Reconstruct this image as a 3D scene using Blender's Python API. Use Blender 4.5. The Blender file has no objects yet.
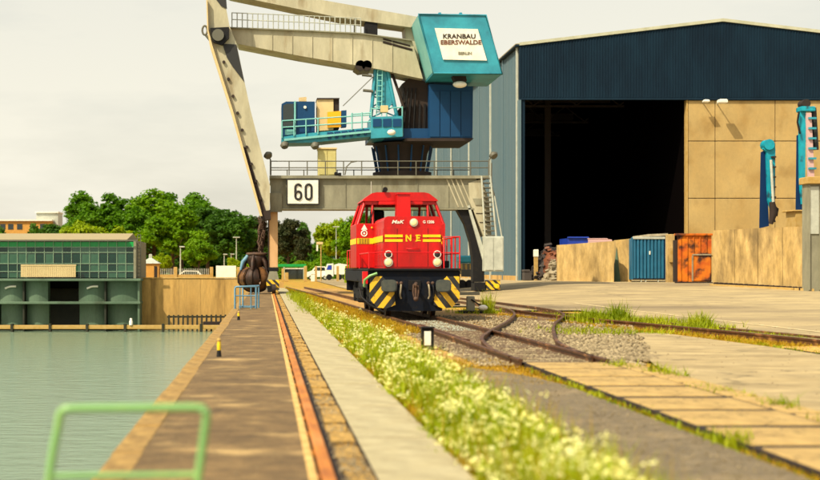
import bpy, math, random
import numpy as np
from mathutils import Vector, Matrix
R = math.radians
random.seed(7); RNG = np.random.default_rng(11)
sc = bpy.context.scene
COL = sc.collection
F = 1300.0; VX = 266.0; HY = 268.0; EYE = 1.7      # focal length in photo pixels, vanishing point, eye height

# ---------------------------------------------------------------- camera, sky, sun, exposure
cd = bpy.data.cameras.new('camera'); cam = bpy.data.objects.new('camera', cd); COL.objects.link(cam)
cam.location = (0, 0, EYE); cam.rotation_euler = (R(90), 0, 0)
cd.sensor_width = 36; cd.lens = F/820*36
cd.shift_x = (410-VX)/820; cd.shift_y = (HY-240)/820
cd.clip_start = 0.2; cd.clip_end = 4000
cd.dof.use_dof = True; cd.dof.focus_distance = 58; cd.dof.aperture_fstop = 1.05
sc.camera = cam
SUN_DIR = Vector((0.74, 0.67, 0)).normalized()*math.cos(R(49)) + Vector((0, 0, -math.sin(R(49))))
w = bpy.data.worlds.new('World'); sc.world = w; w.use_nodes = True
nt = w.node_tree; nt.nodes.clear()
sky = nt.nodes.new('ShaderNodeTexSky'); sky.sky_type = 'NISHITA'; sky.sun_disc = False
sky.sun_elevation = R(49); sky.sun_rotation = math.atan2(-SUN_DIR.x, -SUN_DIR.y)
sky.air_density = 1.0; sky.dust_density = 6.0; sky.ozone_density = 1.0
hz = nt.nodes.new('ShaderNodeMix'); hz.data_type = 'RGBA'; hz.blend_type = 'MIX'
tint = nt.nodes.new('ShaderNodeMix'); tint.data_type = 'RGBA'; tint.blend_type = 'MULTIPLY'; tint.inputs[0].default_value = 1
tint.inputs[7].default_value = (1.42, 1.48, 1.36, 1)
# thin high cloud: soft cream veils over the whole dome
tc = nt.nodes.new('ShaderNodeTexCoord'); mp = nt.nodes.new('ShaderNodeMapping'); mp.inputs['Scale'].default_value = (1.0, 1.0, 4.2)
nz = nt.nodes.new('ShaderNodeTexNoise'); nz.inputs['Scale'].default_value = 2.2; nz.inputs['Detail'].default_value = 7; nz.inputs['Roughness'].default_value = .55
rmp = nt.nodes.new('ShaderNodeMapRange'); rmp.inputs[1].default_value = .36; rmp.inputs[2].default_value = .56; rmp.inputs[3].default_value = .72; rmp.inputs[4].default_value = 1.0
bg = nt.nodes.new('ShaderNodeBackground'); bg.inputs['Strength'].default_value = 0.10
wo = nt.nodes.new('ShaderNodeOutputWorld')
L = nt.links.new
L(tc.outputs['Generated'], mp.inputs['Vector']); L(mp.outputs['Vector'], nz.inputs['Vector']); L(nz.outputs['Fac'], rmp.inputs['Value'])
L(sky.outputs['Color'], tint.inputs[6]); L(tint.outputs[2], hz.inputs[6]); hz.inputs[7].default_value = (9.5, 9.05, 7.6, 1)
sxyz = nt.nodes.new('ShaderNodeSeparateXYZ'); L(tc.outputs['Generated'], sxyz.inputs[0])
el = nt.nodes.new('ShaderNodeMapRange'); el.inputs[1].default_value = .0; el.inputs[2].default_value = .9; el.inputs[3].default_value = 1.0; el.inputs[4].default_value = .06; L(sxyz.outputs[2], el.inputs['Value'])
mm_ = nt.nodes.new('ShaderNodeMath'); mm_.operation = 'MULTIPLY'; L(rmp.outputs['Result'], mm_.inputs[0]); L(el.outputs['Result'], mm_.inputs[1])
L(mm_.outputs[0], hz.inputs[0]); L(hz.outputs[2], bg.inputs['Color']); L(bg.outputs['Background'], wo.inputs['Surface'])
sd = bpy.data.lights.new('sun', 'SUN'); sd.energy = 5.0; sd.angle = R(0.5); sd.color = (1, .885, .65)
sun = bpy.data.objects.new('sun', sd); COL.objects.link(sun); sun.rotation_euler = SUN_DIR.to_track_quat('-Z', 'Y').to_euler(); sun.location = (-60, -60, 90)
sc.view_settings.view_transform = 'Standard'; sc.view_settings.look = 'None'; sc.view_settings.exposure = 0.12; sc.view_settings.gamma = 1.0
sc.cycles.max_bounces = 5; sc.cycles.diffuse_bounces = 3; sc.cycles.glossy_bounces = 3; sc.cycles.transparent_max_bounces = 6

# ---------------------------------------------------------------- helpers
def W(px, py, Y):
    """the point at distance Y that stands where the photograph's pixel is"""
    return ((px-VX)*Y/F, Y, EYE+(HY-py)*Y/F)
def sstep(t): t = np.clip(t, 0, 1); return t*t*(3-2*t)
def H(x, y): return 0.7*sstep((np.asarray(y, float)-50)/50)*sstep((np.asarray(x, float)-10)/12)

class MB:
    def __init__(s): s.v = []; s.f = []; s.sm = []
    def add(s, vs, fs, smooth=False):
        n = len(s.v); s.v += [tuple(map(float, v)) for v in vs]
        s.f += [tuple(i+n for i in f) for f in fs]; s.sm += [smooth]*len(fs); return s
    def box(s, x0, x1, y0, y1, z0, z1, bev=0):
        x0, x1 = sorted((x0, x1)); y0, y1 = sorted((y0, y1)); z0, z1 = sorted((z0, z1))
        if bev:
            b = min(bev, (x1-x0)/3, (y1-y0)/3, (z1-z0)/3)
            vs = []
            for z, i in ((z0, b), (z0+b, 0), (z1-b, 0), (z1, b)):
                vs += [(x0+i, y0+i, z), (x1-i, y0+i, z), (x1-i, y1-i, z), (x0+i, y1-i, z)]
            fs = [(3, 2, 1, 0), (12, 13, 14, 15)]
            for k in range(3):
                for j in range(4):
                    fs.append((k*4+j, k*4+(j+1) % 4, k*4+4+(j+1) % 4, k*4+4+j))
            return s.add(vs, fs)
        vs = [(x, y, z) for z in (z0, z1) for x, y in ((x0, y0), (x1, y0), (x1, y1), (x0, y1))]
        return s.add(vs, [(3, 2, 1, 0), (4, 5, 6, 7), (0, 1, 5, 4), (1, 2, 6, 5), (2, 3, 7, 6), (3, 0, 4, 7)])
    def prism(s, pts, off):
        """closed polygon pts (3-D, planar) swept by the vector off"""
        n = len(pts); off = Vector(off); b = [tuple(Vector(p)+off) for p in pts]
        return s.add(list(pts)+b, [tuple(range(n)), tuple(range(2*n-1, n-1, -1))] + [(i, i+n, (i+1) % n+n, (i+1) % n) for i in range(n)])
    def pp(s, px, Y, depth):
        """outline given where the photograph shows it, standing at distance Y with a real depth"""
        return s.prism([W(x, y, Y) for x, y in px], (0, depth, 0))
    def tube(s, pts, r, n=6, caps=True, closed=False):
        pts = [Vector(p) for p in pts]; m = len(pts); rs = r if isinstance(r, (list, tuple)) else [r]*m
        vs = []; up = None
        for i, p in enumerate(pts):
            if closed: t = pts[(i+1) % m]-pts[i-1]
            else: t = pts[min(i+1, m-1)]-pts[max(i-1, 0)]
            t.normalize()
            if up is None:
                up = Vector((0, 0, 1)) if abs(t.z) < .9 else Vector((0, 1, 0))
            a = t.cross(up).normalized(); b = a.cross(t).normalized(); up = b
            for k in range(n):
                q = 2*math.pi*k/n; vs.append(p+(a*math.cos(q)+b*math.sin(q))*rs[i])
        fs = []
        for i in range(m if closed else m-1):
            j = (i+1) % m
            for k in range(n):
                fs.append((i*n+k, i*n+(k+1) % n, j*n+(k+1) % n, j*n+k))
        s.add(vs, fs, True)
        if caps and not closed:
            s.add(vs[:n], [tuple(range(n-1, -1, -1))]); s.add(vs[-n:], [tuple(range(n))])
        return s
    def cyl(s, c, axis, r, l, n=16, r2=None):
        c = Vector(c); a = Vector(axis).normalized()
        return s.tube([c, c+a*l], [r, r if r2 is None else r2], n)
    def ball(s, c, r, n=10, m=6, sq=(1, 1, 1)):
        vs = []; fs = []
        for i in range(m+1):
            t = math.pi*i/m
            for k in range(n):
                q = 2*math.pi*k/n
                vs.append((c[0]+r*sq[0]*math.sin(t)*math.cos(q), c[1]+r*sq[1]*math.sin(t)*math.sin(q), c[2]+r*sq[2]*math.cos(t)))
        for i in range(m):
            for k in range(n):
                fs.append((i*n+k, (i+1)*n+k, (i+1)*n+(k+1) % n, i*n+(k+1) % n))
        return s.add(vs, fs, True)
    def sweep(s, pts, prof):
        """closed profile (side, up) swept along a level path"""
        m = len(pts); n = len(prof); vs = []
        for i, p in enumerate(pts):
            t = Vector(pts[min(i+1, m-1)])-Vector(pts[max(i-1, 0)]); t.z = 0; t.normalize(); a = Vector((t.y, -t.x, 0))
            for u, h in prof: vs.append(Vector(p)+a*u+Vector((0, 0, h)))
        fs = [(i*n+k, i*n+(k+1) % n, (i+1)*n+(k+1) % n, (i+1)*n+k) for i in range(m-1) for k in range(n)]
        fs += [tuple(range(n-1, -1, -1)), tuple((m-1)*n+k for k in range(n))]
        return s.add(vs, fs)
    def data(s, name, mat, off=(0, 0, 0)):
        me = bpy.data.meshes.new(name)
        me.from_pydata([(v[0]-off[0], v[1]-off[1], v[2]-off[2]) for v in s.v], [], s.f)
        me.polygons.foreach_set('use_smooth', s.sm)
        if mat: me.materials.append(mat)
        import bmesh
        bm = bmesh.new(); bm.from_mesh(me); bmesh.ops.recalc_face_normals(bm, faces=bm.faces); bm.to_mesh(me); bm.free()
        return me
OFF = {}
def tag(o, label=None, cat=None, group=None, kind=None):
    if label: o['label'] = label
    if cat: o['category'] = cat
    if group: o['group'] = group
    if kind: o['kind'] = kind
    return o
def root(name, loc, label, cat, group=None, rz=0):
    o = bpy.data.objects.new(name, None); COL.objects.link(o); o.location = loc; o.rotation_euler = (0, 0, rz); o.empty_display_size = .3
    OFF[o] = tuple(loc) if rz == 0 else (0, 0, 0)
    return tag(o, label, cat, group)
def part(name, mb, mat, parent, label=None, kind=None):
    off = OFF.get(parent, (0, 0, 0))
    o = bpy.data.objects.new(name, mb.data(name, mat, off)); COL.objects.link(o); o.parent = parent; OFF[o] = off
    return tag(o, label, kind=kind)
def piece(name, me, parent, loc):
    off = OFF.get(parent, (0, 0, 0))
    o = bpy.data.objects.new(name, me); COL.objects.link(o); o.parent = parent; o.location = (loc[0]-off[0], loc[1]-off[1], loc[2]-off[2])
    OFF[o] = loc
    return o
def solo(name, mb, mat, label=None, cat=None, group=None, kind=None):
    """one-mesh thing or piece of the setting, its vertices in world coordinates"""
    o = bpy.data.objects.new(name, mb.data(name, mat)); COL.objects.link(o); OFF[o] = (0, 0, 0)
    return tag(o, label, cat, group, kind)
def copy_tree(o, loc=None, parent=None, rz=None, scale=None):
    c = o.copy(); COL.objects.link(c); c.parent = parent
    if loc is not None: c.location = loc
    if rz is not None: c.rotation_euler.z = rz
    if scale is not None: c.scale = scale
    for ch in list(o.children): copy_tree(ch, parent=c)
    return c
def fast_mesh(name, V, Fq, mat, smooth=False):
    """V (n,3), Fq (m,k) with a constant k"""
    me = bpy.data.meshes.new(name); k = Fq.shape[1]
    me.vertices.add(len(V)); me.vertices.foreach_set('co', np.ascontiguousarray(V, dtype=np.float32).ravel())
    me.loops.add(Fq.size); me.loops.foreach_set('vertex_index', np.ascontiguousarray(Fq, dtype=np.int32).ravel())
    me.polygons.add(len(Fq)); me.polygons.foreach_set('loop_start', np.arange(0, Fq.size, k, dtype=np.int32))
    me.update(calc_edges=True)
    if smooth: me.polygons.foreach_set('use_smooth', [True]*len(Fq))
    me.materials.append(mat); return me
def text(name, s, size, loc, mat, parent, depth=.004, sx=1.0, shear=0, bold=0.0, rx=R(90)):
    cu = bpy.data.curves.new(name, 'FONT'); cu.body = s; cu.size = size; cu.extrude = depth; cu.align_x = 'CENTER'; cu.align_y = 'CENTER'
    cu.shear = shear; cu.offset = bold; cu.resolution_u = 3
    t = bpy.data.objects.new(name, cu); COL.objects.link(t)
    dg = bpy.context.evaluated_depsgraph_get(); me = bpy.data.meshes.new_from_object(t.evaluated_get(dg))
    bpy.data.objects.remove(t); me.materials.clear(); me.materials.append(mat)
    o = bpy.data.objects.new(name, me); COL.objects.link(o); o.parent = parent
    off = OFF.get(parent, (0, 0, 0)); o.location = (loc[0]-off[0], loc[1]-off[1], loc[2]-off[2]); o.rotation_euler = (rx, 0, 0); o.scale = (sx, 1, 1)
    return o

# ---------------------------------------------------------------- materials
def rich(c):
    if not c: return c
    l = .25*c[0]+.6*c[1]+.15*c[2]
    return tuple(min(.92, max(.002, l+(v-l)*1.18)**1.10*1.06) for v in c)
def M(name, c, c2=None, scale=3.0, rough=.75, metal=0, bump=0, bscale=20, c3=None, s3=.6, stretch=(1, 1, 1), lo=.35, hi=.65, lo3=.55, hi3=.7, spec=.5, detail=6, grain=0, gs=3.0, crack=0, cs=.5, cw=.02):
    c, c2, c3 = rich(c), rich(c2), rich(c3)
    m = bpy.data.materials.new(name); m.use_nodes = True; n = m.node_tree; b = n.nodes['Principled BSDF']
    b.inputs['Roughness'].default_value = rough; b.inputs['Metallic'].default_value = metal; b.inputs['Specular IOR Level'].default_value = spec
    b.inputs['Base Color'].default_value = (*c, 1)
    tcn = n.nodes.new('ShaderNodeTexCoord'); mpn = n.nodes.new('ShaderNodeMapping'); mpn.inputs['Scale'].default_value = stretch
    n.links.new(tcn.outputs['Object'], mpn.inputs['Vector'])
    last = None
    if c2:
        t = n.nodes.new('ShaderNodeTexNoise'); t.inputs['Scale'].default_value = scale; t.inputs['Detail'].default_value = detail; t.inputs['Roughness'].default_value = .62
        n.links.new(mpn.outputs['Vector'], t.inputs['Vector'])
        r = n.nodes.new('ShaderNodeMapRange'); r.inputs[1].default_value = lo; r.inputs[2].default_value = hi; n.links.new(t.outputs['Fac'], r.inputs['Value'])
        x = n.nodes.new('ShaderNodeMix'); x.data_type = 'RGBA'; x.inputs[6].default_value = (*c, 1); x.inputs[7].default_value = (*c2, 1)
        n.links.new(r.outputs['Result'], x.inputs[0]); last = x.outputs[2]
    if c3:
        t = n.nodes.new('ShaderNodeTexNoise'); t.inputs['Scale'].default_value = s3; t.inputs['Detail'].default_value = 5
        n.links.new(mpn.outputs['Vector'], t.inputs['Vector'])
        r = n.nodes.new('ShaderNodeMapRange'); r.inputs[1].default_value = lo3; r.inputs[2].default_value = hi3; n.links.new(t.outputs['Fac'], r.inputs['Value'])
        x = n.nodes.new('ShaderNodeMix'); x.data_type = 'RGBA'; x.inputs[7].default_value = (*c3, 1)
        if last: n.links.new(last, x.inputs[6])
        else: x.inputs[6].default_value = (*c, 1)
        n.links.new(r.outputs['Result'], x.inputs[0]); last = x.outputs[2]
    def dark(fac, col):
        x = n.nodes.new('ShaderNodeMix'); x.data_type = 'RGBA'; x.blend_type = 'MULTIPLY'; x.inputs[0].default_value = 1
        n.links.new(col, x.inputs[6]) if col else None
        if not col: x.inputs[6].default_value = (*c, 1)
        n.links.new(fac, x.inputs[7]); return x.outputs[2]
    if grain:
        t = n.nodes.new('ShaderNodeTexNoise'); t.inputs['Scale'].default_value = gs; t.inputs['Detail'].default_value = 12; t.inputs['Roughness'].default_value = .8
        n.links.new(mpn.outputs['Vector'], t.inputs['Vector'])
        r = n.nodes.new('ShaderNodeMapRange'); r.inputs[1].default_value = .36; r.inputs[2].default_value = .64; r.inputs[3].default_value = 1-grain; r.inputs[4].default_value = 1+grain
        n.links.new(t.outputs['Fac'], r.inputs['Value']); last = dark(r.outputs[0], last)
    if crack:
        t = n.nodes.new('ShaderNodeTexNoise'); t.inputs['Scale'].default_value = 1.5; t.inputs['Detail'].default_value = 6; n.links.new(mpn.outputs['Vector'], t.inputs['Vector'])
        a = n.nodes.new('ShaderNodeVectorMath'); a.operation = 'MULTIPLY_ADD'; a.inputs[1].default_value = (1.1, 1.1, 1.1); n.links.new(t.outputs['Color'], a.inputs[0]); n.links.new(mpn.outputs['Vector'], a.inputs[2])
        v = n.nodes.new('ShaderNodeTexVoronoi'); v.feature = 'DISTANCE_TO_EDGE'; v.inputs['Scale'].default_value = cs; n.links.new(a.outputs[0], v.inputs['Vector'])
        r = n.nodes.new('ShaderNodeMapRange'); r.inputs[1].default_value = 0; r.inputs[2].default_value = cw; r.inputs[3].default_value = 1-crack; r.inputs[4].default_value = 1
        n.links.new(v.outputs['Distance'], r.inputs['Value']); last = dark(r.outputs[0], last)
    if last: n.links.new(last, b.inputs['Base Color'])
    if bump:
        t = n.nodes.new('ShaderNodeTexNoise'); t.inputs['Scale'].default_value = bscale; t.inputs['Detail'].default_value = 8
        n.links.new(mpn.outputs['Vector'], t.inputs['Vector'])
        u = n.nodes.new('ShaderNodeBump'); u.inputs['Strength'].default_value = bump; u.inputs['Distance'].default_value = .03
        n.links.new(t.outputs['Fac'], u.inputs['Height']); n.links.new(u.outputs['Normal'], b.inputs['Normal'])
    return m
def leafmat(name, c, c2, scale=1.5, trans=.35, rough=.6):
    m = M(name, c, c2, scale=scale, rough=rough, lo=.3, hi=.7, spec=.25); n = m.node_tree; b = n.nodes['Principled BSDF']
    tr = n.nodes.new('ShaderNodeBsdfTranslucent'); mx = n.nodes.new('ShaderNodeMixShader'); mx.inputs[0].default_value = trans
    src = b.inputs['Base Color'].links[0].from_socket; n.links.new(src, tr.inputs['Color'])
    out = n.nodes['Material Output']; n.links.new(b.outputs[0], mx.inputs[1]); n.links.new(tr.outputs[0], mx.inputs[2]); n.links.new(mx.outputs[0], out.inputs['Surface'])
    return m
def hazard(name, kx, kz, freq):
    m = M(name, (.75, .42, .01), rough=.5); n = m.node_tree; b = n.nodes['Principled BSDF']
    t = n.nodes.new('ShaderNodeTexCoord'); s = n.nodes.new('ShaderNodeSeparateXYZ'); n.links.new(t.outputs['Object'], s.inputs[0])
    def mth(op, a, bb):
        q = n.nodes.new('ShaderNodeMath'); q.operation = op
        for i, z in enumerate((a, bb)):
            if z is None: continue
            if isinstance(z, (int, float)): q.inputs[i].default_value = z
            else: n.links.new(z, q.inputs[i])
        return q.outputs[0]
    v = mth('ADD', mth('MULTIPLY', s.outputs[0], kx), mth('MULTIPLY', s.outputs[2], kz))
    g = mth('GREATER_THAN', mth('SINE', mth('MULTIPLY', v, freq), None), 0.0)
    nz_ = n.nodes.new('ShaderNodeTexNoise'); nz_.inputs['Scale'].default_value = 9; nz_.inputs['Detail'].default_value = 5
    n.links.new(t.outputs['Object'], nz_.inputs['Vector'])
    x = n.nodes.new('ShaderNodeMix'); x.data_type = 'RGBA'; x.inputs[6].default_value = (.80, .47, .02, 1); x.inputs[7].default_value = (.02, .02, .02, 1); n.links.new(g, x.inputs[0])
    rr = n.nodes.new('ShaderNodeMapRange'); rr.inputs[1].default_value = .58; rr.inputs[2].default_value = .72; n.links.new(nz_.outputs['Fac'], rr.inputs['Value'])
    y = n.nodes.new('ShaderNodeMix'); y.data_type = 'RGBA'; y.inputs[7].default_value = (.09, .06, .035, 1); n.links.new(rr.outputs[0], y.inputs[0]); n.links.new(x.outputs[2], y.inputs[6])
    n.links.new(y.outputs[2], b.inputs['Base Color']); return m

m_ground = M('dry_ground', (.46, .27, .055), (.30, .20, .05), 1.4, .95, bump=.5, bscale=9, c3=(.22, .24, .04), s3=.35, grain=.4, gs=2)
m_quay = M('quay_asphalt', (.205, .14, .07), (.12, .08, .04), 1.6, .9, bump=.5, bscale=35, c3=(.40, .29, .15), s3=1.3, stretch=(.7, 1, 1), lo3=.56, hi3=.72, grain=.5, gs=3.5, crack=.25, cs=.3, cw=.008)
m_coping = M('coping_concrete', (.52, .38, .18), (.33, .22, .08), 3, .9, bump=.5, bscale=18, grain=.25, gs=3)
m_quaywall = M('quay_wall_concrete', (.30, .24, .14), (.18, .14, .08), 1.2, .9, bump=.4, bscale=8)
m_strip = M('pale_concrete', (.42, .375, .255), (.34, .295, .19), 2.0, .9, bump=.3, bscale=30, c3=(.32, .24, .13), s3=.7, lo3=.6, hi3=.78, grain=.2, gs=3, crack=.35, cs=.5, cw=.012)
m_sand = M('sandy_concrete', (.52, .36, .15), (.34, .21, .07), 4, .95, bump=.8, bscale=14, c3=(.16, .10, .05), s3=2.2, lo3=.6, hi3=.7, grain=.5, gs=8, crack=.6, cs=2.5, cw=.05)
m_copedge = M('weathered_coping', (.30, .20, .085), (.46, .33, .14), 2.2, .92, bump=.6, bscale=14, c3=(.15, .095, .04), s3=1.3, grain=.4, gs=4, lo=.5, hi=.75)
m_edge = M('pale_edge', (.66, .48, .24), (.42, .28, .11), 3.5, .9, bump=.4, bscale=20, grain=.35, gs=6)
m_railrust = M('rusty_rail', (.54, .235, .06), (.36, .13, .03), 6, .5, metal=.1, bump=.3, bscale=25, stretch=(1, .25, 1), c3=(.60, .30, .13), s3=2, grain=.25, gs=9)
m_rail = M('worn_rail', (.13, .06, .028), (.06, .028, .014), 6, .5, metal=.2, bump=.2, bscale=25, c3=(.30, .16, .08), s3=3)
m_ballast = M('ballast_soil', (.46, .29, .12), (.29, .18, .075), 5, .95, bump=1, bscale=14, c3=(.50, .34, .10), s3=.6, grain=.5, gs=9)
m_stone = M('ballast_stone', (.40, .335, .23), (.15, .12, .08), 2.2, .95, spec=.1)
m_palestone = M('pale_stone', (.42, .44, .37), (.24, .25, .20), 2.5, .9, spec=.1)
m_sleeper = M('old_timber', (.17, .12, .08), (.10, .07, .045), 6, .9, bump=.5, bscale=30, stretch=(.3, 3, 1))
m_asph = M('grey_asphalt', (.20, .16, .105), (.15, .12, .08), 4, .92, bump=.4, bscale=60, c3=(.27, .21, .13), s3=.7, grain=.4, gs=6, crack=.3, cs=.6, cw=.015)
m_cross = M('crossing_slab', (.46, .335, .16), (.36, .255, .12), 2, .92, bump=.5, bscale=20, c3=(.26, .17, .07), s3=1.1, stretch=(1, .6, 1), lo3=.58, hi3=.72, grain=.16, gs=3, crack=.5, cs=.7, cw=.014)
m_paleapron = M('pale_apron', (.41, .33, .20), (.33, .26, .15), 1.2, .92, bump=.2, bscale=30, c3=(.26, .20, .11), s3=.35, stretch=(.5, 1, 1), lo3=.55, hi3=.72, grain=.3, gs=1.5, crack=.55, cs=.28, cw=.012)
m_apron = M('yard_apron', (.43, .345, .205), (.31, .25, .155), .35, .9, bump=.15, bscale=20, c3=(.21, .165, .105), s3=.10, stretch=(.6, 1, 1), lo3=.48, hi3=.66, grain=.25, gs=.8, crack=.4, cs=.13, cw=.010)
m_line = M('worn_line', (.72, .62, .42), (.5, .38, .2), 3, .8)
m_tan = M('tan_paving', (.58, .39, .15), (.44, .28, .10), 1.5, .9, bump=.3, bscale=15, grain=.3, gs=3, crack=.4, cs=.8, cw=.02)
m_wallconc = M('push_wall_concrete', (.50, .37, .19), (.36, .255, .115), .9, .9, bump=.35, bscale=9, c3=(.20, .145, .075), s3=.45, stretch=(1.3, 1.3, .55), lo3=.52, hi3=.74, detail=10, grain=.3, gs=1.6)
m_hallconc = M('facade_concrete', (.46, .35, .185), (.37, .27, .135), .45, .88, bump=.2, bscale=4, c3=(.27, .18, .08), s3=.6, stretch=(1, 1, .7), lo3=.52, hi3=.80, spec=.2, detail=9, grain=.18, gs=.9)
m_navy = M('navy_sheet', (.008, .0205, .036), (.010, .026, .043), .6, .7, stretch=(1, 1, .3), spec=.15, grain=.15, gs=.6)
m_side = M('grey_blue_sheet', (.145, .195, .215), (.11, .16, .185), .5, .6, stretch=(1, 1, .3), spec=.25, grain=.12, gs=.5)
m_trim = M('pale_trim', (.50, .50, .40), (.4, .4, .3), 1, .6)
m_dark = M('dark_interior', (.005, .004, .004), rough=.95, spec=.0)  # near-black colour keeps interiors dark in place of real shade
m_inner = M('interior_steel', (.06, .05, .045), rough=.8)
m_black = M('black_steel', (.008, .008, .010), (.022, .018, .014), 6, .65, bump=.1, spec=.25, lo=.45, hi=.8)
m_under = M('underframe_blue_black', (.004, .007, .015), (.022, .018, .014), 5, .6, bump=.15, bscale=12, spec=.2, lo=.5, hi=.8)
m_red = M('red_paint', (.50, .003, .008), (.40, .003, .007), 1.2, .36, c3=(.16, .020, .014), s3=1.6, stretch=(1.5, 1.5, .5), lo3=.56, hi3=.85, grain=.12, gs=4)
m_redrail = M('red_handrail', (.58, .01, .03), rough=.4)
m_yel = M('yellow_stripe', (.88, .62, .015), (.80, .52, .01), 3, .45)
m_white = M('white_paint', (.80, .78, .70), (.70, .67, .58), 2, .5)
m_letter = M('white_letter', (.82, .76, .68), rough=.5)
m_blackp = M('black_print', (.02, .02, .02), rough=.6)
m_lamp = M('lamp_lens', (.85, .72, .45), rough=.25)
m_chrome = M('lamp_ring', (.6, .58, .5), rough=.3, metal=.7)
m_glassd = M('dark_glass', (.02, .03, .03), rough=.06, spec=.8)
m_cabglass = bpy.data.materials.new('cab_glass'); m_cabglass.use_nodes = True
_b = m_cabglass.node_tree.nodes['Principled BSDF']; _b.inputs['Base Color'].default_value = (.75, .8, .72, 1); _b.inputs['Roughness'].default_value = .02; _b.inputs['Transmission Weight'].default_value = 1; _b.inputs['IOR'].default_value = 1.02
m_haz_l = hazard('hazard_left', 1, -.78, 15); m_haz_r = hazard('hazard_right', 1, .78, 15); m_haz_b = hazard('hazard_bogie', 1, 1, 14)
m_cranegrey = M('crane_grey', (.275, .265, .20), (.20, .19, .14), .8, .7, c3=(.15, .13, .08), s3=.9, stretch=(1, 1, .4), lo3=.58, hi3=.75, grain=.2, gs=1.2)
m_boom = M('boom_beige', (.47, .44, .335), (.38, .35, .255), .5, .65, c3=(.22, .16, .085), s3=.9, stretch=(1.2, 1, .35), lo3=.56, hi3=.76, grain=.15, gs=1.2)
m_legtan = M('leg_tan', (.55, .37, .22), (.46, .29, .15), 1.0, .75, c3=(.33, .18, .08), s3=1.2, stretch=(1, 1, .4), lo3=.58, hi3=.75)
m_teal = M('teal_paint', (.07, .30, .37), (.055, .24, .31), .7, .5, c3=(.04, .14, .18), s3=.7, lo3=.6, hi3=.8, grain=.15, gs=1.0)
m_teall = M('pale_teal', (.26, .50, .47), (.2, .43, .42), 1, .5)
m_blue = M('deep_blue', (.003, .065, .16), (.003, .045, .11), 1, .55, spec=.3, grain=.2, gs=1.0)
m_dkbrown = M('dark_machinery', (.035, .02, .014), (.02, .013, .01), 1.5, .8)
m_grabm = M('grab_steel', (.05, .022, .011), (.02, .011, .007), 4, .55, metal=.3, bump=.3, bscale=10)
m_grablt = M('worn_shell', (.20, .10, .04), (.05, .025, .013), 3, .5, metal=.2)
m_rope = M('greasy_rope', (.12, .07, .045), (.06, .035, .025), 5, .8)
m_cream = M('cream_box', (.62, .50, .30), (.55, .43, .25), 1, .6)
m_yelbox = M('orange_yellow', (.85, .42, .03), rough=.5)
m_ycab = M('pale_yellow_cabinet', (.55, .50, .26), (.47, .42, .2), 2, .6)
m_galv = M('galvanised_grey', (.47, .48, .42), (.40, .41, .36), 1.5, .5, grain=.15, gs=2)
m_dkrail = M('dark_railing', (.12, .115, .09), rough=.6)
m_bluec = M('blue_container', (.04, .155, .25), (.03, .12, .20), 1.2, .55, c3=(.11, .09, .06), s3=1.6, lo3=.66, hi3=.76)
m_bluebin = M('bright_blue', (.03, .07, .38), (.025, .05, .28), 2, .5)
m_rust = M('orange_rust', (.60, .22, .035), (.40, .085, .015), .9, .85, c3=(.06, .022, .012), s3=1.3, lo3=.46, hi3=.60, detail=9, bump=.3, bscale=6)
m_scrap = M('scrap_metal', (.06, .045, .038), (.025, .022, .02), 2, .7)
m_scrap2 = M('pale_scrap', (.36, .31, .22), (.2, .17, .12), 2, .7)
m_scrap3 = M('rusty_scrap', (.20, .07, .03), (.1, .04, .02), 2, .7)
m_aqua = M('turquoise_arm', (.03, .36, .44), (.015, .24, .32), 1.2, .5, c3=(.02, .07, .10), s3=1.4, lo3=.55, hi3=.7)
m_armblue = M('dark_blue_arm', (.004, .03, .09), rough=.6, spec=.2)
m_pink = M('faded_pink', (.55, .38, .36), rough=.6)
m_railgreen = M('green_tube', (.25, .42, .19), (.20, .35, .15), 3, .35, c3=(.28, .42, .17), s3=4)
m_paleblue = M('pale_blue_tube', (.15, .26, .34), (.11, .20, .27), 3, .5)
m_ypost = M('yellow_post', (.72, .54, .08), (.6, .4, .06), 6, .6)
m_roof = M('roof_grey', (.36, .31, .20), (.30, .25, .155), 1, .8, grain=.15, gs=1)
m_mull = M('mullion_green_grey', (.30, .40, .29), rough=.6)
m_paneg = M('green_pane', (.04, .34, .10), (.03, .24, .08), .5, .25)
m_pane = M('reflection_toned_pane', (.016, .07, .045), (.07, .14, .085), .35, .06, spec=.8, c3=(.006, .02, .012), s3=.8)  # mottled green paints reflected trees into the glass
m_pane2 = M('dark_pane', (.006, .028, .02), (.012, .05, .035), .5, .08, spec=.6)  # darker copy, varies the painted reflection from pane to pane
m_abut = M('shade_toned_concrete', (.15, .21, .15), (.08, .125, .085), .4, .7, stretch=(1, 1, .4), c3=(.045, .06, .035), s3=.5, lo3=.55, hi3=.8, grain=.3, gs=.8)  # dark green-grey base carries the shade over the lock panels
m_abutdark = M('dark_concrete', (.022, .026, .018), (.04, .04, .025), .8, .85)  # near-black tone for recess backs, dividers and posts
m_basin = M('basin_wall_concrete', (.50, .34, .15), (.38, .245, .10), .5, .88, bump=.2, bscale=3, c3=(.20, .13, .055), s3=.5, stretch=(1.4, 1, .25), lo3=.55, hi3=.75, grain=.3, gs=.9)
m_brick = M('yellow_brick', (.55, .33, .12), (.46, .26, .09), 2, .85)
m_bark = M('bark', (.10, .07, .045), (.06, .045, .03), 3, .9)
m_leaf = leafmat('leaf_green', (.18, .32, .045), (.08, .18, .022), .35, trans=.5)
m_leaf2 = leafmat('leaf_bright', (.25, .39, .05), (.12, .24, .025), .35, trans=.5)
m_leaf3 = leafmat('leaf_yellow_green', (.42, .48, .06), (.22, .32, .03), .35, trans=.5)
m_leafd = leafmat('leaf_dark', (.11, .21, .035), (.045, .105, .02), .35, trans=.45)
m_copper = leafmat('leaf_copper', (.09, .085, .04), (.045, .065, .025), .35, trans=.45)
m_grass = leafmat('grass_blade', (.40, .41, .04), (.22, .29, .025), .8)
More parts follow.
